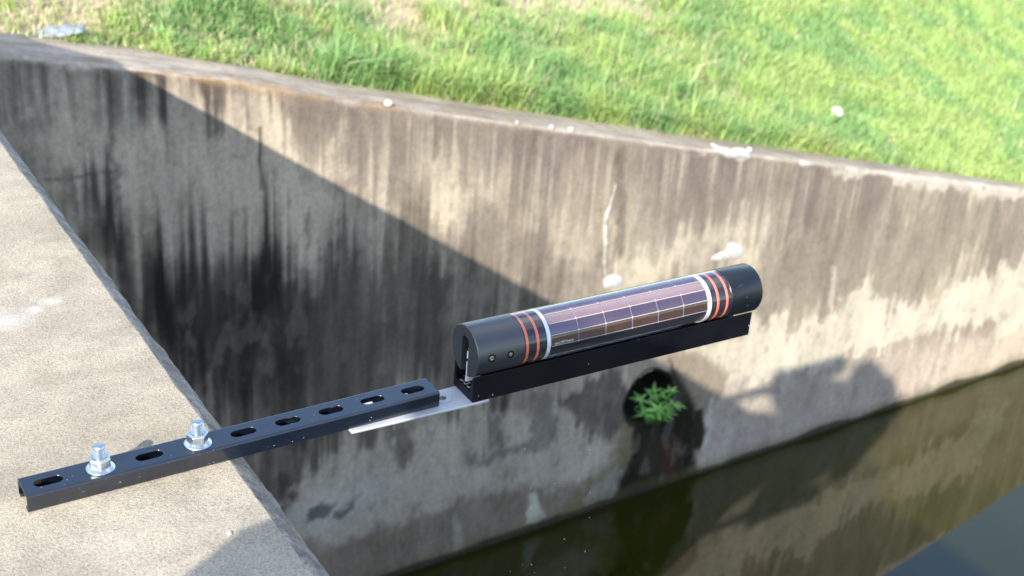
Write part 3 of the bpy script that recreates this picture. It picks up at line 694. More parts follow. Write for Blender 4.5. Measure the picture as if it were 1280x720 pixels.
# canal bed and the land behind the headwall, out of the photograph but part of the same sheet of ground
bed = NT('canal_mud').set(Base_Color=(.10, .085, .05), Roughness=1.0)
mesh('canal_bed', [(-90, -90, -3.6), (90, -90, -3.6), (90, 90, -3.6), (-90, 90, -3.6)], [(0, 1, 2, 3)], bed.m)
tag(bpy.data.objects['canal_bed'], kind='structure')
g = grid_mesh('ground', np.linspace(-90, -6.9, 12), np.linspace(-90, 3.2, 14), lambda X, Y: -.10 + 0 * X, M_SOIL, soil_col)
tag(g, kind='structure')
t = NT('dark_far_grass'); t.set(Base_Color=t.ramp(t.noise(1.5, 5, .6), [(.3, (.025, .04, .015)), (.7, (.06, .08, .03))]), Roughness=1.0); M_FAR = t.m
g = grid_mesh('far_bank', np.linspace(.2, 90, 14), np.linspace(-90, -9, 12), lambda X, Y: -3.3 + np.clip((-9 - Y) * .3, 0, 1.6) + 0 * X, M_FAR)
tag(g, kind='structure')

def grass():
    N = 230000
    x = .25 + 9.0 * rng.random(N) ** 1.05
    maxr = np.interp(x, [.2, .7, 1.65, 3.0, 5.1, 8.7], [.35, .5, .75, 1.15, 1.6, 2.6])
    r = -.028 + rng.random(N) ** 1.15 * maxr
    y = wall_y(x) + cap_w(x) + r
    l = lush(x, y) + np.interp(x, [1.8, 3.2], [.30, .10]) * (fbm(x * 11 + 4, y * 15, 3) - .55)
    p = np.clip(sst(.38, .60, l + .16 * (rng.random(N) - .5)) * 1.0 + .10, 0, 1)
    k = rng.random(N) < p
    x, y, l, r = x[k], y[k], l[k], r[k]; N = len(x)
    # tufts: pull blades towards clump centres
    z = bank_z(x, y) - .004
    tall = np.clip((l - .42) * 2.2, 0, 1)
    h = (.022 + .045 * rng.random(N) + .12 * tall * rng.random(N)) * (.8 + .5 * fbm(x * 5, y * 5, 2))
    h *= np.interp(x, [1.2, 2.2, 4.0, 4.8], [.8, 1.1, 1.05, .62])
    flowering = rng.random(N) < .012; h = np.where(flowering, h * 1.7, h)
    az = rng.random(N) * 2 * np.pi; lean = np.abs(rng.normal(.45, .35, N))
    az = np.where(rng.random(N) < .45, rng.normal(-1.3, .8, N), az)
    dx, dy = np.cos(az), np.sin(az)
    wd = (.0016 + .0020 * rng.random(N)) * (1 + .5 * tall)
    fa = rng.random(N) * 2 * np.pi; sx, sy = np.cos(fa) * wd, np.sin(fa) * wd
    o1, o2 = h * lean * .35, h * lean * 1.1
    z1, z2 = h * .62, h * (1.05 - .42 * np.clip(lean, 0, 1.6))
    B = np.stack([x, y, z], -1)
    V = np.empty((N, 5, 3), np.float32)
    S = np.stack([sx, sy, 0 * sx], -1)
    V[:, 0] = B - S; V[:, 1] = B + S
    P1 = B + np.stack([dx * o1, dy * o1, z1], -1); P2 = B + np.stack([dx * o2, dy * o2, z2], -1)
    V[:, 2] = P1 + S * .8; V[:, 3] = P1 - S * .8; V[:, 4] = P2
    V = V.reshape(-1, 3)
    b = np.arange(N)[:, None] * 5
    LI = np.concatenate([b, b + 1, b + 2, b + 3, b + 3, b + 2, b + 4], 1).ravel()
    me = bpy.data.meshes.new('grass')
    me.vertices.add(len(V)); me.vertices.foreach_set('co', V.ravel())
    me.loops.add(len(LI)); me.loops.foreach_set('vertex_index', LI.astype(np.int32))
    ls = np.stack([np.arange(N) * 7, np.arange(N) * 7 + 4], 1).ravel()
    me.polygons.add(len(ls)); me.polygons.foreach_set('loop_start', ls.astype(np.int32))
    me.update(calc_edges=True)
    G = np.array([.37, .56, .18]); YG = np.array([.57, .68, .28]); DR = np.array([.72, .64, .45]); BG = np.array([.22, .46, .20])
    q = rng.random(N)[:, None]; c = G * (1 - q) + YG * q
    cl = sst(.45, .62, fbm(x * 4 + 50, y * 4, 3))[:, None]; c = c * (1 - .55 * cl) + BG * .55 * cl
    dry = (rng.random(N) < np.clip(.36 + .10 * np.clip(r * 2, 0, 1) - (l - .42) * 1.4, .07, .65))[:, None]
    c = np.where(dry, DR * (.7 + .5 * q), c) * (.8 + .4 * rng.random((N, 1)))
    at = me.color_attributes.new('col', 'FLOAT_COLOR', 'POINT')
    c5 = np.repeat(c, 5, 0); at.data.foreach_set('color', np.concatenate([c5, np.ones((len(c5), 1))], 1).astype(np.float32).ravel())
    t, c = attr_mat('grass_blade', 'col')
    t.set(Base_Color=c, Roughness=.55); t.p.inputs['Specular IOR Level'].default_value = .3
    tl = t.n('ShaderNodeBsdfTranslucent'); t.l(c, tl.inputs[0])
    mx = t.n('ShaderNodeMixShader'); mx.inputs[0].default_value = .45
    t.l(t.p.outputs[0], mx.inputs[1]); t.l(tl.outputs[0], mx.inputs[2]); t.l(mx.outputs[0], t.out.inputs[0])
    tag(link('grass', me, t.m), 'bright patchy green grass with dry tufts covering the bank above the wing wall', 'grass', kind='stuff')
grass()

# ------------------------------------------------------------------ slotted steel strut
def strut():
    root = empty('slotted_strut', (0, 0, 0))
    outl = [[(0, -15.5), (457.2, -15.5), (457.2, 15.5), (0, 15.5)]] + [stadium(25.4 + 50.8 * k, 0, 28.6, 13.2) for k in range(9)]
    top = flat_plate('top_web', outl, 1.9, M_STRUT, root, lambda a, b, c: (a, b, c - .95))
    arc = lambda cy, cz, r, a0, a1, n=5: [(cy + r * math.cos(a0 + (a1 - a0) * k / n), cz + r * math.sin(a0 + (a1 - a0) * k / n)) for k in range(n + 1)]
    prof = arc(15.5, -2.5, 2.5, math.pi / 2, 0) + [(18, -17.6), (17.2, -18.8), (11, -18.8), (11, -15), (12.6, -15), (12.6, -17.1), (16.1, -17.1)] + arc(15.5, -2.5, .6, 0, math.pi / 2, 2)
    for s in (1, -1):
        o = extrude('side_flange', [(y * s, z) for y, z in prof], 0, 457.2, M_STRUT, root)
        for p in o.data.polygons: p.use_smooth = False
    tag(root, 'dark painted steel channel with oval slots, bolted to the concrete deck and overhanging its edge', 'strut')
strut()

def hex_bolt():
    b = empty('anchor_bolt', (0, 0, 0))
    lathe('flange_washer', [(6.6, 0.1), (14.0, 0.1), (14.3, .7), (13.8, 1.4), (12.4, 2.2), (10.2, 3.6), (6.6, 3.6)], M_BOLT, b)
    n = 6; vs = []; fs = []
    ring = []
    for (ri, z) in ((10.0, 3.0), (11.4, 4.2), (11.4, 12.4), (9.8, 13.8)):
        ring.append(len(vs)); vs += [((ri * math.cos(math.pi / 3 * k + .35)) * MM, (ri * math.sin(math.pi / 3 * k + .35)) * MM, z * MM) for k in range(6)]
    for a, c in zip(ring[:-1], ring[1:]):
        for k in range(6): k2 = (k + 1) % 6; fs.append((a + k, a + k2, c + k2, c + k))
    fs.append(tuple(range(6))); fs.append(tuple(ring[-1] + k for k in range(6)))
    nt = mesh('hex_nut', vs, fs, M_BOLT, b); bevel(nt, .0004, 1)
    prof = [(5.2, -17)]
    z = 13.0
    prof += [(6.1, 1.0)]
    while z < 24.5:
        prof += [(4.9, z), (6.3, z + .95)]; z += 1.9
    prof += [(5.3, 25.2), (4.6, 26.4), (0.4, 26.8)]
    lathe('threaded_stud', prof, M_BOLT, b, n=32)
    return b
B1 = hex_bolt(); B1.location = (.0768, -.0003, 0)
tag(B1, 'zinc hex nut on threaded stud, the nearer one to the strut\'s left free end', 'bolt', 'anchor bolts through the strut slots')
B2 = copy_tree(B1); B2.location = (.1785, .0002, 0); B2.rotation_euler.z = .45
tag(B2, 'zinc hex nut on threaded stud, beside the edge of the concrete deck', 'bolt', 'anchor bolts through the strut slots')

# ------------------------------------------------------------------ mounting plate
ANG = math.radians(-1.2)
SB = (.4958, -.0048, -.019)
pl = empty('mounting_plate', (SB[0], SB[1], SB[2]), ANG)
o = flat_plate('plate', [[(-150, -19.5), (-147, -20.6), (0, -23.6), (22, -23.2), (26, -17.0), (260, -17.0), (262, 20), (-150, 17)], stadium(-26.5, 1.5, 15, 10), stadium(-75, 1.5, 15, 10)], 3.6, M_ZINC, pl, lambda a, b, c: (a, b, c - 2.1))
lathe('countersink', [(5.2, -.6), (5.4, .02), (11.5, .25), (11.9, .02), (5.2, -1.5)], M_ZINC, pl, org=(-26.5, 1.5, .02), n=32, closed=True)
for x0, x1 in ((-131.5, -114.0), (-80.0, -70.0)):
    q = extrude('channel_nut', [(-4.6, 7.5), (-4.6, 15.2), (5.5, 15.2), (5.5, 7.5)], x0, x1, M_ZINC, pl); bevel(q, .0006, 1)
tag(pl, 'flat galvanised metal plate joining the dark strut to the black rail', 'bracket')

# ------------------------------------------------------------------ solar sensor
S = empty('solar_sensor', SB, ANG)
YO, ZO, RO = 1.0, 57.0, 31.4
rail_prof = [(-23, 0), (23, 0), (23, 33), (21.2, 33), (18.6, 27.5), (17.6, 12), (-16.6, 12), (-17.6, 27.5), (-21.4, 33), (-23, 33)]
rail = extrude('rail', rail_prof, 0, 411, M_RAIL, S); bevel(rail, .0006, 2, 25)
g_ = extrude('groove', [(-23.15, 9.6), (-23.15, 10.6), (-22.9, 10.6), (-22.9, 9.6)], 6, 405, M_RAIL, rail)
for k in range(3):     # pale contact marks on the floor of the rail, by its open end
    y0 = -9.5 + k * 8.2
    fp = flat_plate('contact_mark', [[(2.0, y0), (9.5, y0), (9.5, y0 + 5.0), (8.0, y0 + 5.0), (8.0, y0 + 1.6), (3.5, y0 + 1.6), (3.5, y0 + 5.0), (2.0, y0 + 5.0)]], .5, M_BRACK, rail, lambda a, b, c: (a, b, 12.3 + c))
# left end cap with the open slot
def circ_pts(r, a0, a1, n): return [(r * math.sin(a0 + (a1 - a0) * k / n), r * math.cos(a0 + (a1 - a0) * k / n)) for k in range(n + 1)]
hw = 7.8
ab = math.asin(hw / RO)
def slotted(r):
    ab = math.asin(hw / r)
    p = circ_pts(r, math.pi - ab, -(math.pi - ab), 64)      # over the top from right to left
    up = [(-hw, -10), (-hw, 0), (-hw, 11)] + [(hw * math.sin(-math.pi / 2 + math.pi * k / 12), 11 + hw * math.cos(-math.pi / 2 + math.pi * k / 12)) for k in range(1, 12)] + [(hw, 11), (hw, 0), (hw, -10)]
    return p + up
prof = slotted(RO); prof_s = slotted(RO - 1.1)
vs = []; fs = []; n = len(prof)
for x, P in ((0, prof_s), (1.1, prof), (24, prof)):
    vs += [(x * MM, (YO + a) * MM, (ZO + b) * MM) for a, b in P]
for q in range(2):
    for i in range(n):
        j = (i + 1) % n; fs.append((q * n + i, q * n + j, (q + 1) * n + j, (q + 1) * n + i))
fs.append(tuple(range(n))); fs.append(tuple(2 * n + i for i in range(n)))
cap = mesh('end_cap', vs, fs, M_CAP, S)
cap.data.shade_smooth()
bm = bmesh.new(); bm.from_mesh(cap.data)
for e in bm.edges:
    if len(e.link_faces) == 2 and e.calc_face_angle(0) > math.radians(30): e.smooth = False
bm.to_mesh(cap.data); bm.free()
# back part of the cap ; black discs paint in the shade of its screw pockets
def skin(name, s0, s1, r, mat, parent, holes=(), nth=96, a0=-180, a1=180, ds=1.0, smooth=True):
    """cylindrical skin; holes are (s, angle deg, radius mm)"""
    ns = max(1, int((s1 - s0) / ds)); vs = []; fs = []
    for i in range(ns + 1):
        s_ = s0 + (s1 - s0) * i / ns
        for k in range(nth + 1):
            a = math.radians(a0 + (a1 - a0) * k / nth)
            vs.append((s_ * MM, (YO - r * math.sin(a)) * MM, (ZO + r * math.cos(a)) * MM))
    for i in range(ns):
        for k in range(nth):
            sm = s0 + (s1 - s0) * (i + .5) / ns; am = a0 + (a1 - a0) * (k + .5) / nth
            if any((sm - h[0]) ** 2 + (math.radians(am - h[1]) * r) ** 2 < h[2] ** 2 for h in holes): continue
            q = nth + 1; fs.append((i * q + k, i * q + k + 1, (i + 1) * q + k + 1, (i + 1) * q + k))
    o = mesh(name, vs, fs, mat, parent, smooth)
    p0 = o.data.polygons[0]; ra = Vector((0, p0.center.y - YO * MM, p0.center.z - ZO * MM))
    if p0.normal.dot(ra) < 0: o.data.flip_normals()
    return o
SCREWS = [(17.6, 86.4, 5.2), (42.3, 86.9, 4.6)]
lathe('cap_body', [(RO, 24.0), (RO, 62.0), (RO - .8, 62.6), (RO - 2.5, 62.6)], M_CAP, cap, 'x', (0, YO, ZO), n=96)
for s_, a_, r_ in SCREWS:
    sc = empty('tmp', (0, 0, 0)); bpy.data.objects.remove(sc)
    a = math.radians(a_); nrm = Vector((0, -math.sin(a), math.cos(a)))
    c0 = Vector((s_, YO, ZO)) + nrm * (RO + .02)
    # flush black disc painting the counterbore's shade and a steel cross-recess head seen in it
    def disc(name, prof, mat, parent, off=0, n=28, cross=False):
        vs = []; fs = []; u = Vector((1, 0, 0)); v = nrm.cross(u)
        for r, h in prof:
            for k in range(n):
                b = 2 * math.pi * k / n
                p = c0 + u * r * math.cos(b) + v * r * math.sin(b) + nrm * (h + off)
                vs.append(p * MM)
        for i in range(len(prof) - 1):
            for k in range(n):
                k2 = (k + 1) % n; fs.append((i * n + k, i * n + k2, (i + 1) * n + k2, (i + 1) * n + k))
        fs.append(tuple((len(prof) - 1) * n + k for k in range(n)))
        return mesh(name, vs, fs, mat, parent, True)
    pk = disc('pocket_shade', [(r_ + .3, -.6), (r_ + .2, .08), (r_ - .1, .10), (r_ - .5, .04), (r_ - 1.7, .03)], M_BLACK, S)
    hd = disc('screw_head', [(r_ - 2.2, -.35), (r_ - 2.4, .12), (r_ - 3.0, .18), (.9, .18), (.6, -.3)], M_SCREW, pk)
# slot interior: black back, pale circuit strip, bronze contacts
sl = extrude('slot_back', [(YO - 9, 13), (YO + 9, 13), (YO + 9, 86), (YO - 9, 86)], 22.5, 23.6, M_BLACK, cap)
extrude('circuit_strip', [(YO - 5.0, 18.0), (YO - 3.4, 18.0), (YO - 3.4, 44), (YO - 5.0, 44)], 1.2, 20, M_PCB, cap)
extrude('connector', [(YO - 5.6, 48), (YO - 2.4, 48), (YO - 2.4, 57), (YO - 5.6, 57)], 1.8, 20, M_PCB, cap)
for z, y in ((40, 1.2), (46, .2), (52, 1.4), (57, .4), (72, -.5)):
    lathe('contact_pin', [(1.5, 5.0), (1.9, 6), (1.9, 18), (.5, 19)], M_BRASS, cap, 'x', (0, YO + y, z), n=12)
# right end cap
capr = lathe('end_cap', [(1, 366.5), (RO - .6, 366.5), (RO, 367.3), (RO, 416.0), (RO - .6, 417.3), (RO - 1.8, 417.8), (1, 417.8)], M_CAPB, S, 'x', (0, YO, ZO), n=96)
capr['label'] = 'smooth blue-black far end cap'
for s_, a_ in ((390.6, 80), (394, 104)):
    a = math.radians(a_)
    lathe('cap_pin', [(1.1, -.3), (1.1, .3), (.3, .5)], M_SCREW, capr, 'z', (s_, YO - (RO + .1) * math.sin(a), ZO + (RO + .1) * math.cos(a)), n=10)
# inside of the clear sleeve
core = lathe('core_tube', [(27.9, 62), (27.9, 366.6)], M_PLUG, S, 'x', (0, YO, ZO), n=64)
for s0, s1 in ((62.4, 93), (335, 366.6)):
    lathe('sleeve_plug', [(28.3, s0), (30.0, s0), (30.0, s1), (28.3, s1)], M_PLUG, S, 'x', (0, YO, ZO), n=64)
for s_ in (65.8, 80.2, 345.6, 360.2):
    lathe('o_ring', [(30.0 + .95 * math.cos(2 * math.pi * k / 10) * 1.0, s_ + 1.9 * math.sin(2 * math.pi * k / 10)) for k in range(10)], M_RED, S, 'x', (0, YO, ZO), n=72, closed=True)
for s_ in (95.2, 332.8):
    lathe('white_ring', [(28.6, s_ - 2.6), (30.5, s_ - 2.6), (30.5, s_ + 2.2), (28.6, s_ + 2.2)], M_WHITER, S, 'x', (0, YO, ZO), n=64, closed=True)
bk = skin('cell_carrier', 97.5, 330.5, 28.7, M_TICK, S, a0=-92, a1=94.6, ds=240, nth=80)
S0, PS = 98.6, 38.65
RA = [14.0 + 26.4 * k for k in range(-4, 4)]
cell_me = None
for c_ in range(6):
    for k in range(7):
        o = skin('solar_cell', 0, PS - 1.3, 29.45, M_CELL, S, a0=.9, a1=25.5, ds=40, nth=1, smooth=False)
        bpy.data.objects.remove(o) if False else None
        me_ = o.data
        for v in me_.vertices:      # rebuild in place with both angle and length offsets
            a = math.atan2(-(v.co.y / MM - YO), (v.co.z / MM - ZO)) + math.radians(RA[k])
            v.co = Vector(((v.co.x / MM + S0 + PS * c_ + .6), YO - 29.7 * math.sin(a), ZO + 29.7 * math.cos(a))) * MM
        o.name = 'solar_cell'
for c_ in range(6):
    for k in range(8):
        a = RA[k]
        s_ = S0 + PS * c_
        skin('solder_line', s_ + .6, s_ + PS - .9, 29.95, M_LINE, S, a0=a - .62, a1=a + .62, ds=60, nth=2)
        if c_ < 5:
            skin('solder_tick', s_ + PS - .75, s_ + PS + .35, 30.05, M_LINE, S, a0=a - 3.2, a1=a + 2.4, ds=60, nth=3)
# print on the lowest left cell
fc = bpy.data.curves.new('printed_text', 'FONT'); fc.body = 'elo1300Thaery'; fc.size = 4.0; fc.space_character = 1.02
tmp = bpy.data.objects.new('tmp', fc); COL.objects.link(tmp)
me = bpy.data.meshes.new_from_object(tmp.evaluated_get(bpy.context.evaluated_depsgraph_get())); bpy.data.objects.remove(tmp)
wdt = max(v.co.x for v in me.vertices)
for v in me.vertices:
    s_ = 103 + v.co.x * 26.5 / wdt; a = math.radians(90.0) - v.co.y * 1.15 / 29.9
    v.co = Vector((s_, YO - 30.1 * math.sin(a), ZO + 30.1 * math.cos(a))) * MM
me.materials.clear(); link('printed_text', me, M_PRINT, S)
# clear sleeve over everything between the caps
skin('clear_sleeve', 62.8, 366.4, RO - .15, M_CLEAR, S, ds=310, nth=128)
lathe('sleeve_lip', [(RO - .1, 365.5), (RO + .08, 365.7), (RO + .08, 366.3), (RO - .1, 366.5)], M_PLUG, S, 'x', (0, YO, ZO), n=96, closed=True)
tag(S, 'cylindrical solar sensor with dark end caps, red rings and brown cells on a black rail', 'sensor')

# ------------------------------------------------------------------ plant in the drain pipe
def plant():
    lm = NT('fresh_green_leaf'); lm.set(Base_Color=(.26, .58, .13), Roughness=.5)
    st = NT('green_stem'); st.set(Base_Color=(.12, .24, .07), Roughness=.6)
    hx, hz, hr = HOLE
    base = Vector((hx + .02, wall_y(hx) - .005, -2.475))
    root = empty('wild_plant', base)
    rnd = random.Random(5)
    # one leaf: folded, pointed blade along +x
    L = 1.0; vs = []; fs = []
    for i in range(6):
        q = i / 5; wdd = .14 * math.sin(math.pi * (q * .85 + .10)) ** .8 * (1 - q * .55)
        zz = .10 * q - .22 * q * q
        vs += [(q, -wdd, zz + wdd * .35), (q, 0, zz), (q, wdd, zz + wdd * .35)]
        if i:
            b = (i - 1) * 3; fs += [(b, b + 3, b + 4, b + 1), (b + 1, b + 4, b + 5, b + 2)]
    lme = bpy.data.meshes.new('leaf'); lme.from_pydata(vs, [], fs); lme.shade_smooth(); lme.materials.append(lm.m)
    tips = [(-.10, -.06, .12), (-.045, -.10, .16), (.02, -.09, .10), (.085, -.07, .135), (-.02, -.03, .225), (.075, -.04, .21), (-.115, -.03, .20)]
    for (tx, ty, tz) in tips:
        tx *= .85; ty *= .85; tz *= .80; tip = Vector((tx, ty, tz)); vs = []; fs = []
        for i in range(6):
            q = i / 5; p = Vector((tx * q, ty * q ** .7, tz * q - .02 * math.sin(q * 3.1)))
            for k in range(5):
                a = 2 * math.pi * k / 5; vs.append(p + Vector((math.cos(a), math.sin(a), 0)) * (.0035 * (1 - .5 * q)))
            if i:
                for k in range(5): k2 = (k + 1) % 5; fs.append(((i - 1) * 5 + k, (i - 1) * 5 + k2, i * 5 + k2, i * 5 + k))
        s = mesh('stem', vs, fs, st.m, root, True)
        for lvl, cnt in ((1.0, 6), (.78, 4), (.5, 3)):
            for k in range(cnt):
                lf = bpy.data.objects.new('leaf', lme); COL.objects.link(lf); lf.parent = s
                az = 2 * math.pi * (k + rnd.random() * .6) / cnt + lvl * 5
                sz = rnd.uniform(.035, .072)
                lf.location = (tx * lvl, ty * lvl ** .7, tz * lvl)
                lf.rotation_euler = (rnd.uniform(-.4, .4), rnd.uniform(-.75, .15), az); lf.scale = (sz, sz, sz)
    tag(root, 'small bright green leafy weed growing out of the dark drain pipe in the wall', 'plant')
plant()

# ------------------------------------------------------------------ stones, litter
def stone(name, loc, size, col, label, group=None, seed=0, cat='stone', squash=.7):
    bm = bmesh.new(); bmesh.ops.create_icosphere(bm, subdivisions=3, radius=1)
    for v in bm.verts:
        d = v.co.copy(); q = 1 + .22 * mnoise.noise(d * 1.3 + Vector((seed, 0, 0))) + .08 * mnoise.noise(d * 4 + Vector((0, seed, 0)))
        v.co = Vector((d.x * size[0], d.y * size[1], d.z * size[2] * squash)) * q
    me = bpy.data.meshes.new(name); bm.to_mesh(me); bm.free(); me.shade_smooth()
    t = NT(name + '_stone'); n_ = t.noise(1.2 / max(size), 4, .6)
    t.set(Base_Color=t.ramp(n_, [(.3, tuple(x * .85 for x in col)), (.7, col)]), Roughness=.8); t.bump(t.noise(6 / max(size), 4), .4, max(size) * .1)
    o = link(name, me, t.m); o.location = loc; o.rotation_euler.z = seed
    return tag(o, label, cat, group)
WH = (.70, .69, .67)
stone('white_stone', (4.684, 3.358, float(bank_z(4.684, 3.358)) + .062), (.036, .030, .038), WH, 'round white stone alone in the grass on the right of the bank', seed=1.0)
stone('white_stone', (1.262, 3.150, float(bank_z(1.262, 3.15)) + .015), (.014, .010, .012), WH, 'small white stone in the grass above the left end of the wall', seed=2.0)
stone('pale_stone', (4.05, 4.25, float(bank_z(4.05, 4.25)) + .02), (.045, .035, .03), (.66, .60, .54), 'flat pale stone near the top of the bank in bare soil', seed=3.0)
stone('pale_stone', (5.05, 3.09, float(bank_z(5.05, 3.09)) + .012), (.018, .014, .018), (.8, .76, .72), 'pale pebble in the thin grass just behind the right part of the wall', seed=4.0)
def cap_pt(x, back): return (x, float(wall_y(x)) + back, float(top_z(x)))
for i, (x, bk_, s_, lab) in enumerate([
        (1.874, .012, .013, 'white pebble on the wall top, largest and leftmost of the row'),
        (2.428, .018, .007, 'tiny beige pebble on the wall top, second from the left in the row'),
        (2.585, .014, .009, 'white pebble on the wall top, left one of a close pair'),
        (2.679, .014, .010, 'white pebble on the wall top, right one of a close pair'),
        (3.700, .070, .011, 'white pebble on the wall top beside a white paint smear')]):
    p = cap_pt(x, bk_); stone('pebble', (p[0], p[1], p[2] + s_ * .6), (s_, s_, s_), WH if i != 1 else (.6, .5, .4), lab, 'pebbles on the wall top', seed=5.0 + i, cat='pebble', squash=.9)
stone('pebble', (.160, -.135, ZS + .0016), (.0028, .0024, .0022), WH, 'tiny white pebble on the sandy concrete deck near its shaded corner', seed=11.0, cat='pebble')

def litter():
    nx, ny = 18, 8; vs = []; fs = []
    for j in range(ny):
        for i in range(nx):
            u, v = i / (nx - 1) - .5, j / (ny - 1) - .5
            z = .022 * abs(mnoise.noise((u * 6, v * 5, 2))) + .018 * mnoise.noise((u * 14, v * 12, 7)) + .018
            vs.append((u * .15 + .01 * mnoise.noise((u * 9, v * 9, 1)), v * .055 * (1 + .5 * mnoise.noise((u * 5, 0, 3))), z + .02 * (u + .5)))
    for j in range(ny - 1):
        for i in range(nx - 1): a = j * nx + i; fs.append((a, a + 1, a + nx + 1, a + nx))
    t = NT('crumpled_plastic'); t.set(Base_Color=(.24, .28, .34), Roughness=.5)
    o = mesh('plastic_scrap', vs, fs, t.m, None, True)
    md = o.modifiers.new('thickness', 'SOLIDIFY'); md.thickness = .0008
    o.location = (.845, 3.10, float(bank_z(.845, 3.10)) + .005); o.rotation_euler = (.3, 0, -.25)
    tag(o, 'crumpled pale blue plastic scrap lying in grass above the left end of the wall', 'litter')
litter()

# ------------------------------------------------------------------ dust motes, as if on spider threads, below the sensor
def web():
    t = NT('dust_mote'); t.set(Base_Color=(.9, .9, .9), Roughness=.1)  # pale dust motes; the threads themselves are left out
    vs = []; fs = []
    def tube(a, b, r, n=3):
        a = Vector(a); b = Vector(b); d = (b - a).normalized(); u = d.orthogonal().normalized(); v = d.cross(u); i0 = len(vs)
        for p in (a, b):
            for k in range(n): q = 2 * math.pi * k / n; vs.append(p + (u * math.cos(q) + v * math.sin(q)) * r)
        for k in range(n): k2 = (k + 1) % n; fs.append((i0 + k, i0 + k2, i0 + n + k2, i0 + n + k))
    A = [((.66, -.030, -.020), (.43, -.15, -.60)), ((.70, -.030, -.020), (.60, -.12, -.60)), ((.68, -.030, -.02), (.52, -.14, -.60)), ((.60, -.03, -.02), (.42, -.14, -.60))]
    rr = random.Random(3)
    for a, b in A:
        for _ in range(6):
            q = rr.uniform(.12, .55); p = Vector(a).lerp(Vector(b), q); i0 = len(vs); r = rr.uniform(.0004, .0008); p = p + Vector((rr.uniform(-.012, .012), rr.uniform(-.012, .012), 0))
            for dx, dy, dz in ((1, 0, 0), (-1, 0, 0), (0, 1, 0), (0, -1, 0), (0, 0, 1), (0, 0, -1)): vs.append(p + Vector((dx, dy, dz * 1.3)) * r)
            for f in ((0, 2, 4), (2, 1, 4), (1, 3, 4), (3, 0, 4), (2, 0, 5), (1, 2, 5), (3, 1, 5), (0, 3, 5)): fs.append(tuple(i0 + q_ for q_ in f))
    o = mesh('dust_motes', vs, fs, t.m)
    tag(o, 'scatter of tiny bright droplets hanging in the air under the sensor rail', 'motes', kind='stuff')
web()

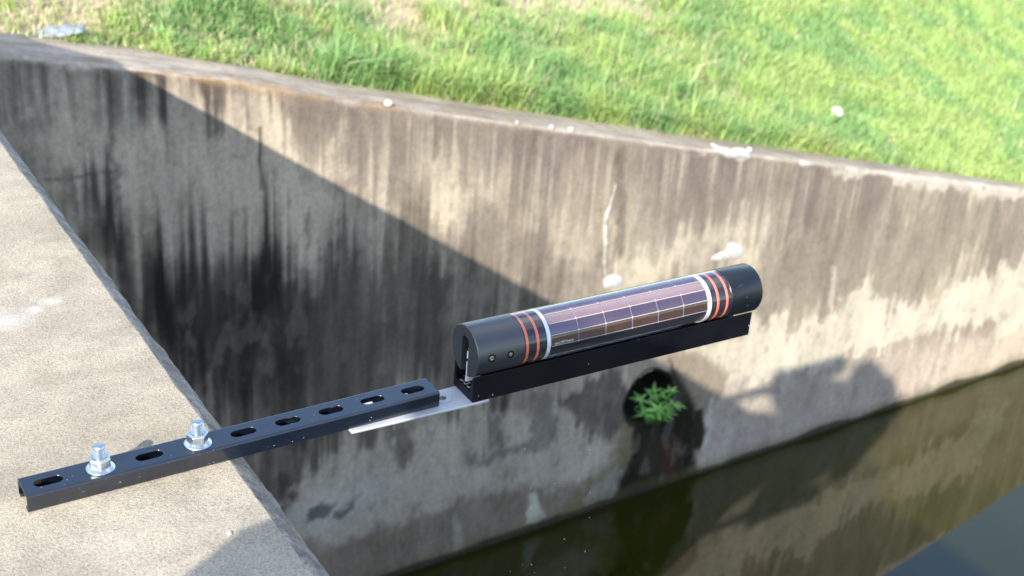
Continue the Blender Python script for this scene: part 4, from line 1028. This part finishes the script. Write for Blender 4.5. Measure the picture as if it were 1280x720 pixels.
# ------------------------------------------------------------------ photographer, kneeling behind the camera (throws the shadow seen on wall and deck)
def photographer():
    J = {}
    E = []
    def chain(pts, prev=None):
        for nm, p, r in pts:
            J[nm] = (Vector(p), r)
            if prev: E.append((prev, nm))
            prev = nm
    up = Vector((0, 0, 1))
    hd = CAM - FWD * .185 - RIGHT * .115 + Vector((0, 0, .012))
    neck = hd + Vector((-.07, -.04, -.10))
    chain([('pelvis', (-.82, -1.46, .47), .17), ('waist', (-.74, -1.40, .60), .16), ('chest', (-.59, -1.29, .86), .21), ('neck0', neck + Vector((-.03, -.03, -.02)), .10), ('neck', neck + Vector((.01, .01, .03)), .07), ('head0', hd + Vector((-.01, -.01, -.03)), .095), ('head', hd + Vector((0, 0, .03)), .105), ('crown', hd + Vector((-.01, -.01, .085)), .075)])
    chain([('hipL', (-.86, -1.34, .45), .13), ('kneeL', (-.66, -.87, .59), .095), ('shinL', (-.70, -.90, .32), .075), ('ankL', (-.73, -.93, .07), .050), ('toeL', (-.65, -.78, .02), .042)], 'pelvis')
    chain([('hipR', (-.74, -1.56, .44), .13), ('kneeR', (-.38, -1.34, .50), .085), ('shinR', (-.48, -1.42, .27), .070), ('ankR', (-.55, -1.48, .07), .050), ('toeR', (-.44, -1.36, .02), .042)], 'pelvis')
    cb = CAM - FWD * .055
    hR = cb + RIGHT * .075 + DOWN * .01; hL = cb - RIGHT * .06 + DOWN * .045
    chain([('shL', (-.80, -1.08, .89), .14), ('elL', (-.52, -1.05, .62), .075), ('wrL', hL + DOWN * .035 - RIGHT * .03 - FWD * .02, .030), ('paL', hL, .030)], 'chest')
    chain([('shR', (-.42, -1.40, .84), .12), ('elR', (-.28, -1.31, .66), .085), ('wrR', hR + DOWN * .06 + RIGHT * .015 - FWD * .02, .030), ('paR', hR + DOWN * .01, .030)], 'chest')
    for side, base, d0, curl in (('L', J['paL'][0], (FWD * .5 + RIGHT * .6).normalized(), -DOWN), ('R', J['paR'][0], (-DOWN * .6 + FWD * .4).normalized(), -RIGHT)):
        sp = RIGHT if side == 'R' else FWD
        for k in range(5):
            ln = (.026, .030, .032, .030, .024)[k]
            off = (FWD * (k - 2) * .016) if side == 'L' else (DOWN * (k - 2) * .016)
            b0 = base + off + d0 * .012
            chain([('f%s%da' % (side, k), b0 + d0 * ln * .7, .0105), ('f%s%db' % (side, k), b0 + d0 * ln * 1.3 + curl * .012, .009), ('f%s%dc' % (side, k), b0 + d0 * ln * 1.5 + curl * .034, .0075)], 'pa' + side)
    names = list(J); ix = {n_: i for i, n_ in enumerate(names)}
    me = bpy.data.meshes.new('body'); me.from_pydata([J[n_][0] for n_ in names], [(ix[a], ix[b]) for a, b in E], [])
    o = bpy.data.objects.new('tmp_body', me); COL.objects.link(o)
    md = o.modifiers.new('skin', 'SKIN'); sv = me.skin_vertices[0].data
    for i, n_ in enumerate(names): sv[i].radius = (J[n_][1],) * 2
    sv[0].use_root = True
    o.modifiers.new('sub', 'SUBSURF').levels = 1; o.modifiers['sub'].render_levels = 1
    bm_ = bpy.data.meshes.new_from_object(o.evaluated_get(bpy.context.evaluated_depsgraph_get()))
    bpy.data.objects.remove(o)
    sk = NT('skin').set(Base_Color=(.42, .24, .16), Roughness=.55).m
    sh = NT('blue_shirt').set(Base_Color=(.09, .14, .25), Roughness=.85).m
    tr = NT('dark_trousers').set(Base_Color=(.045, .045, .055), Roughness=.9).m
    bm_.materials.clear()
    part = {n_: (0 if n_.startswith(('f', 'pa', 'wr', 'neck', 'head', 'crown')) else 2 if n_.startswith(('pelvis', 'hip', 'knee', 'shin', 'ank', 'toe')) else 1) for n_ in names}
    part['neck0'] = 1
    pts = [J[n_][0] for n_ in names]
    cls = []
    for p in bm_.polygons:
        k = min(range(len(pts)), key=lambda i: (pts[i] - p.center).length - J[names[i]][1]); cls.append(part[names[k]])
    bm_.polygons.foreach_set('material_index', cls); bm_.shade_smooth()
    root = empty('person', (-.60, -1.30, ZS))
    inv = Matrix.Translation(-root.location)
    b = link('body', bm_, [sk, sh, tr], root); b.matrix_parent_inverse = inv
    hm = NT('dark_hair').set(Base_Color=(.02, .014, .010), Roughness=.6).m
    def blob(name, c, s, mat, seg=24):
        bm = bmesh.new(); bmesh.ops.create_uvsphere(bm, u_segments=seg, v_segments=seg // 2, radius=1)
        for v in bm.verts:
            q = 1 + .03 * mnoise.noise(v.co * 3)
            v.co = c + RIGHT * v.co.x * s[0] * q + FWD * v.co.y * s[1] * q - DOWN * v.co.z * s[2] * q
        m_ = bpy.data.meshes.new(name); bm.to_mesh(m_); bm.free(); m_.shade_smooth()
        q = link(name, m_, mat, root); q.matrix_parent_inverse = inv; return q
    blob('hair', hd - FWD * .022 + Vector((0, 0, .045)), (.094, .100, .100), hm)
    for s_ in (-1, 1):
        blob('ear', hd + RIGHT * .090 * s_ + Vector((0, 0, .01)) - FWD * .005, (.010, .018, .030), sk, 10)
        blob('eye', hd + FWD * .078 + RIGHT * .032 * s_ + Vector((0, 0, .025)), (.014, .010, .010), NT('eye').set(Base_Color=(.7, .7, .7), Roughness=.2).m, 10)
        blob('shoe', J['toeL' if s_ < 0 else 'toeR'][0] + Vector((-.01, -.03, 0)), (.05, .09, .035), hm, 12)
    blob('nose', hd + FWD * .095 + Vector((0, 0, -.005)), (.013, .018, .022), sk, 10)
    blob('mouth', hd + FWD * .083 + Vector((0, 0, -.05)), (.024, .008, .007), NT('lips').set(Base_Color=(.35, .12, .10), Roughness=.5).m, 10)
    tag(root, 'person in blue shirt and dark trousers kneeling on the deck and holding up a camera', 'person')
    # hand-held camera, lens front flush behind the viewpoint
    cr = empty('photo_camera', CAM - FWD * .06)
    ci = Matrix.Translation(-cr.location)
    mb = NT('camera_black').set(Base_Color=(.012, .012, .013), Roughness=.5).m
    def box(name, c, s, par):
        vs = [c + RIGHT * a * s[0] + FWD * b_ * s[1] - DOWN * d * s[2] for a in (-1, 1) for b_ in (-1, 1) for d in (-1, 1)]
        q = mesh(name, vs, [(0, 1, 3, 2), (4, 6, 7, 5), (0, 4, 5, 1), (2, 3, 7, 6), (0, 2, 6, 4), (1, 5, 7, 3)], mb, par)
        q.matrix_parent_inverse = ci; bevel(q, .004, 2); return q
    box('camera_body', CAM - FWD * .066, (.066, .022, .040), cr)
    box('viewfinder_hump', CAM - FWD * .066 - DOWN * .048, (.024, .022, .012), cr)
    vs = []; fs = []
    for i, (r, f_) in enumerate([(.031, -.044), (.031, -.006), (.033, -.004), (.033, -.002), (.026, -.002), (.024, -.008), (.001, -.010)]):
        for k in range(32): a = 2 * math.pi * k / 32; vs.append(CAM + FWD * f_ + RIGHT * r * math.cos(a) + DOWN * r * math.sin(a))
        if i:
            for k in range(32): k2 = (k + 1) % 32; fs.append(((i - 1) * 32 + k, (i - 1) * 32 + k2, i * 32 + k2, i * 32 + k))
    q = mesh('lens', vs, fs, mb, cr, True); q.matrix_parent_inverse = ci
    tag(cr, 'black hand-held camera with a short lens held by the kneeling person', 'camera')
photographer()
